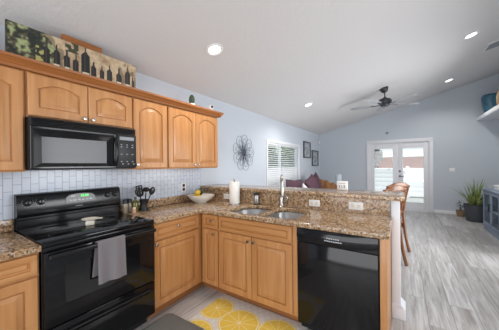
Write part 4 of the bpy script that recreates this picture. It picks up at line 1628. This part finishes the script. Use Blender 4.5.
# console, plants, ledge ---------------------------------------------------------------------------------
CX0, CX1, CY0, CY1, CT = 3.895, 4.40, 4.35, 6.37, 0.86
t = thing('console_cabinet', 'slate blue console with glass doors along the right wall', 'cabinet', (4.15, 5.36, 0))
b = MB()
b.box(CX0 + 0.02, CX1, CY0, CY1, 0.10, 0.13).box(CX1 - 0.02, CX1, CY0, CY1, 0.13, CT - 0.04)
b.box(CX0 + 0.02, CX1 - 0.02, CY0, CY0 + 0.025, 0.13, CT - 0.04).box(CX0 + 0.02, CX1 - 0.02, CY1 - 0.025, CY1, 0.13, CT - 0.04)
b.box(CX0 + 0.02, CX1 - 0.02, CY0 + 0.025, CY1 - 0.025, 0.44, 0.46)
build('body', b, NAVY, t)
build('top', MB().box(CX0 - 0.015, CX1 + 0.01, CY0 - 0.02, CY1 + 0.02, CT - 0.04, CT, 0.006), NAVY, t)
build('plinth', MB().box(CX0 + 0.01, CX1, CY0 + 0.005, CY1 - 0.005, 0.001, 0.10, 0.004), NAVY, t)
n = 4
wd_ = (CY1 - CY0 - 0.02) / n
for k in range(n):
    a = CY0 + 0.01 + k * wd_ + 0.003
    e = a + wd_ - 0.006
    d = MB()
    f = 0.055
    d.box(CX0, CX0 + 0.02, a, a + f, 0.125, CT - 0.05, 0.003).box(CX0, CX0 + 0.02, e - f, e, 0.125, CT - 0.05, 0.003)
    d.box(CX0, CX0 + 0.02, a + f, e - f, 0.125, 0.125 + f, 0.003).box(CX0, CX0 + 0.02, a + f, e - f, CT - 0.05 - f, CT - 0.05, 0.003)
    dr = build('door', d, NAVY, t)
    build('pane', MB().box(CX0 + 0.008, CX0 + 0.012, a + f, e - f, 0.125 + f, CT - 0.05 - f), GLASS, dr)
    y = e - f / 2 if k % 2 == 0 else a + f / 2
    build('handle', MB().tube([(CX0, y, 0.44), (CX0 - 0.025, y, 0.445), (CX0 - 0.025, y, 0.575), (CX0, y, 0.58)], 0.006, 8), DARKMETAL, dr)
t = thing('storage_box', 'white box standing on the slate blue console', 'box', (4.12, 6.0, CT + 0.001))
build('body', MB().box(3.98, 4.26, 5.72, 6.05, CT + 0.001, CT + 0.07, 0.006), WHITEPLASTIC, t)
build('lid', MB().box(3.975, 4.265, 5.715, 6.055, CT + 0.071, CT + 0.092, 0.005), WHITEPLASTIC, t)
px, py = 3.915, 7.12
t = thing('potted_plant', 'spiky green plant in charcoal pot beside the console', 'plant', (px, py, 0.001))
build('pot', MB().lathe((px, py, 0.001), [(0, 0), (0.155, 0), (0.16, 0.01), (0.205, 0.39), (0.205, 0.40), (0.185, 0.40), (0.175, 0.34), (0, 0.34)], 32), POT, t)
build('soil', MB().lathe((px, py, 0.345), [(0, 0.012), (0.10, 0.008), (0.172, 0.0)], 24), SOIL, t)
lf = MB()
rn = random.Random(21)
for k in range(46):
    a = rn.uniform(0, 2 * math.pi)
    ln = rn.uniform(0.40, 0.74)
    lean = rn.uniform(0.05, 0.95) ** 1.3
    r0 = rn.uniform(0, 0.09)
    b0 = Vector((px + r0 * math.cos(a), py + r0 * math.sin(a), 0.35))
    out = Vector((math.cos(a), math.sin(a), 0))
    sd = Vector((-math.sin(a), math.cos(a), 0))
    wdt = rn.uniform(0.015, 0.026)
    tb = bmesh.new()
    pr = None
    for j in range(8):
        s = j / 7
        ang = lean * (0.5 + 1.1 * s)
        b1 = b0 if j == 0 else b1 + (out * math.sin(ang) + Vector((0, 0, 1)) * math.cos(ang)) * (ln / 7)
        w_ = wdt * (0.6 + 1.2 * s if s < 0.35 else (1.02 * (1 - (s - 0.35) / 0.65) ** 0.7)) + 0.0008
        if b1.y > 7.77:
            b1.y = 7.77
        row = [tb.verts.new(b1 - sd * w_ + out * 0.004), tb.verts.new(b1), tb.verts.new(b1 + sd * w_ + out * 0.004)]
        if pr:
            for q in (0, 1):
                tb.faces.new((pr[q], pr[q + 1], row[q + 1], row[q]))
        pr = row
    lf._merge(tb)
build('foliage', lf, LEAFP, t, sharp=70)
qx, qy = 3.735, 7.62
t = thing('small_plant', 'little potted plant on the floor by the far baseboard', 'plant', (qx, qy, 0.001))
build('pot', MB().lathe((qx, qy, 0.001), [(0, 0), (0.075, 0), (0.095, 0.14), (0.10, 0.16), (0.088, 0.16), (0.082, 0.13), (0, 0.13)], 24), CLAY, t)
build('soil', MB().lathe((qx, qy, 0.132), [(0, 0.008), (0.05, 0.006), (0.081, 0.0)], 20), SOIL, t)
sm = MB()
for a, ln in ((0.2, 0.2), (1.9, 0.28), (3.4, 0.18), (4.7, 0.24)):
    sm.tube([(qx, qy, 0.13), (qx + 0.03 * math.cos(a), qy + 0.02 * math.sin(a), 0.13 + ln * 0.6), (qx + 0.07 * math.cos(a), qy + 0.04 * math.sin(a), 0.13 + ln)], [0.005, 0.004, 0.002], 6)
leaf_cloud(sm, (qx, qy, 0.33), (0.09, 0.07, 0.11), 34, 0.025, 31)
build('foliage', sm, LEAFD, t)
vx, vy = 4.285, 7.48
solo('vase', MB().lathe((vx, vy, 2.566), [(0, 0), (0.10, 0), (0.112, 0.01), (0.150, 0.20), (0.172, 0.40), (0.168, 0.45), (0.150, 0.485), (0.140, 0.485), (0.152, 0.45), (0.155, 0.40), (0.09, 0.03), (0, 0.025)], 36), VASEB,
     'large teal glazed vase on the high plant ledge', 'vase', (vx, vy, 2.566), sharp=50)
solo('jar', MB().lathe((4.26, 6.50, 2.566), [(0, 0), (0.08, 0), (0.11, 0.06), (0.12, 0.22), (0.10, 0.34), (0.06, 0.40), (0.075, 0.46), (0.065, 0.46), (0.05, 0.40), (0.09, 0.3), (0, 0.03)], 28), CLAY,
     'tan clay jar on the high plant ledge at the right edge', 'vase', (4.26, 6.50, 2.566), sharp=50)

# ------------------------------------------------------------------ ceiling: lights, vent, fan
TILT = Matrix.Rotation(-math.atan(SL), 4, 'Y')
lab = {(0.78, 1.43): 'round recessed ceiling light above the sink, brightest and nearest', (0.82, 4.32): 'round recessed ceiling light above the left-wall window',
       (3.36, 4.32): 'round recessed ceiling light near the ceiling vent', (3.40, 6.66): 'round recessed ceiling light between the fan and the plant ledge'}
for (x, y), l in lab.items():
    m = Matrix.Translation((x, y, zc(x))) @ TILT
    t = thing('ceiling_light', l, 'ceiling light', (x, y, zc(x)), 'recessed ceiling lights')
    build('trim', MB().lathe((0, 0, 0), [(0.062, -0.002), (0.075, -0.012), (0.095, -0.008), (0.098, -0.001), (0.062, -0.001)], 32).xf(m), WHITEPLASTIC, t)
    build('lens', MB().lathe((0, 0, 0), [(0, -0.006), (0.050, -0.005), (0.064, -0.002)], 32).xf(m), LAMPON, t)
for (x, y) in ((0.78, 1.43), (0.82, 4.32), (3.36, 4.32), (3.40, 6.66)):
    light('recessed_lamp', 'SPOT', (x + 0.008, y, zc(x) - 0.03), 42 if y < 2 else 58, (1, 0.90, 0.78) if y < 2 else (1, 0.97, 0.93), (x, y, 0), spot_size=R(150), spot_blend=0.7, shadow_soft_size=0.06)
x, y = 3.86, 5.26
m = Matrix.Translation((x, y, zc(x))) @ TILT
t = thing('ceiling_vent', 'white louvred air vent on the sloped ceiling at the right edge', 'vent', (x, y, zc(x)))
v = MB()
v.box(-0.16, 0.16, -0.18, -0.155, -0.014, -0.001).box(-0.16, 0.16, 0.155, 0.18, -0.014, -0.001).box(-0.16, -0.135, -0.155, 0.155, -0.014, -0.001).box(0.135, 0.16, -0.155, 0.155, -0.014, -0.001)
build('frame', v.xf(m), WHITEPLASTIC, t)
v = MB()
for k in range(9):
    v.box(-0.012, 0.012, -0.155, 0.155, -0.001, 0.001, m=m @ Matrix.Translation((-0.12 + 0.03 * k, 0, -0.010)) @ Matrix.Rotation(R(38), 4, 'Y'))
build('louvres', v, BTN, t)
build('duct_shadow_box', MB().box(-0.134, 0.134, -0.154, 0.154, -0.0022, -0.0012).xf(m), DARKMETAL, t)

fx, fy = 2.155, 5.27
fz = zc(fx)
t = thing('ceiling_fan', 'five-blade grey ceiling fan hanging from the sloped ceiling', 'fan', (fx, fy, fz))
build('canopy', MB().lathe((0, 0, 0), [(0, -0.10), (0.03, -0.10), (0.06, -0.075), (0.085, -0.02), (0.085, -0.001), (0, -0.001)], 28).xf(Matrix.Translation((fx, fy, fz)) @ TILT), FANM, t, sharp=50)
build('downrod', MB().cyl((fx + 0.015, fy, 0), 0.012, 2.79, fz - 0.08, 14), FANM, t)
mx_, my_ = fx + 0.015, fy
build('motor', MB().lathe((mx_, my_, 2.625), [(0, 0), (0.07, 0), (0.09, 0.02), (0.10, 0.05), (0.13, 0.07), (0.135, 0.11), (0.11, 0.15), (0.05, 0.165), (0.03, 0.19), (0, 0.19)], 32), FANM, t, sharp=40)
for k in range(5):
    a = YAW + R(-3 + 72 * k)
    m = Matrix.Translation((mx_, my_, 2.665)) @ Matrix.Rotation(a, 4, 'Z') @ Matrix.Rotation(R(11), 4, 'X')
    bl = MB()
    ol = [(0.20, -0.045), (0.30, -0.058), (0.58, -0.068), (0.66, -0.060), (0.695, -0.03), (0.695, 0.03), (0.66, 0.060), (0.58, 0.068), (0.30, 0.058), (0.20, 0.045)]
    bl.prism(ol, 'z', -0.004, 0.004)
    b = build('blade', bl.xf(m), FANB, t)
    br = MB().box(0.10, 0.27, -0.018, 0.018, -0.012, -0.0045, 0.002).xf(m)
    build('blade_iron', br, FANM, b)
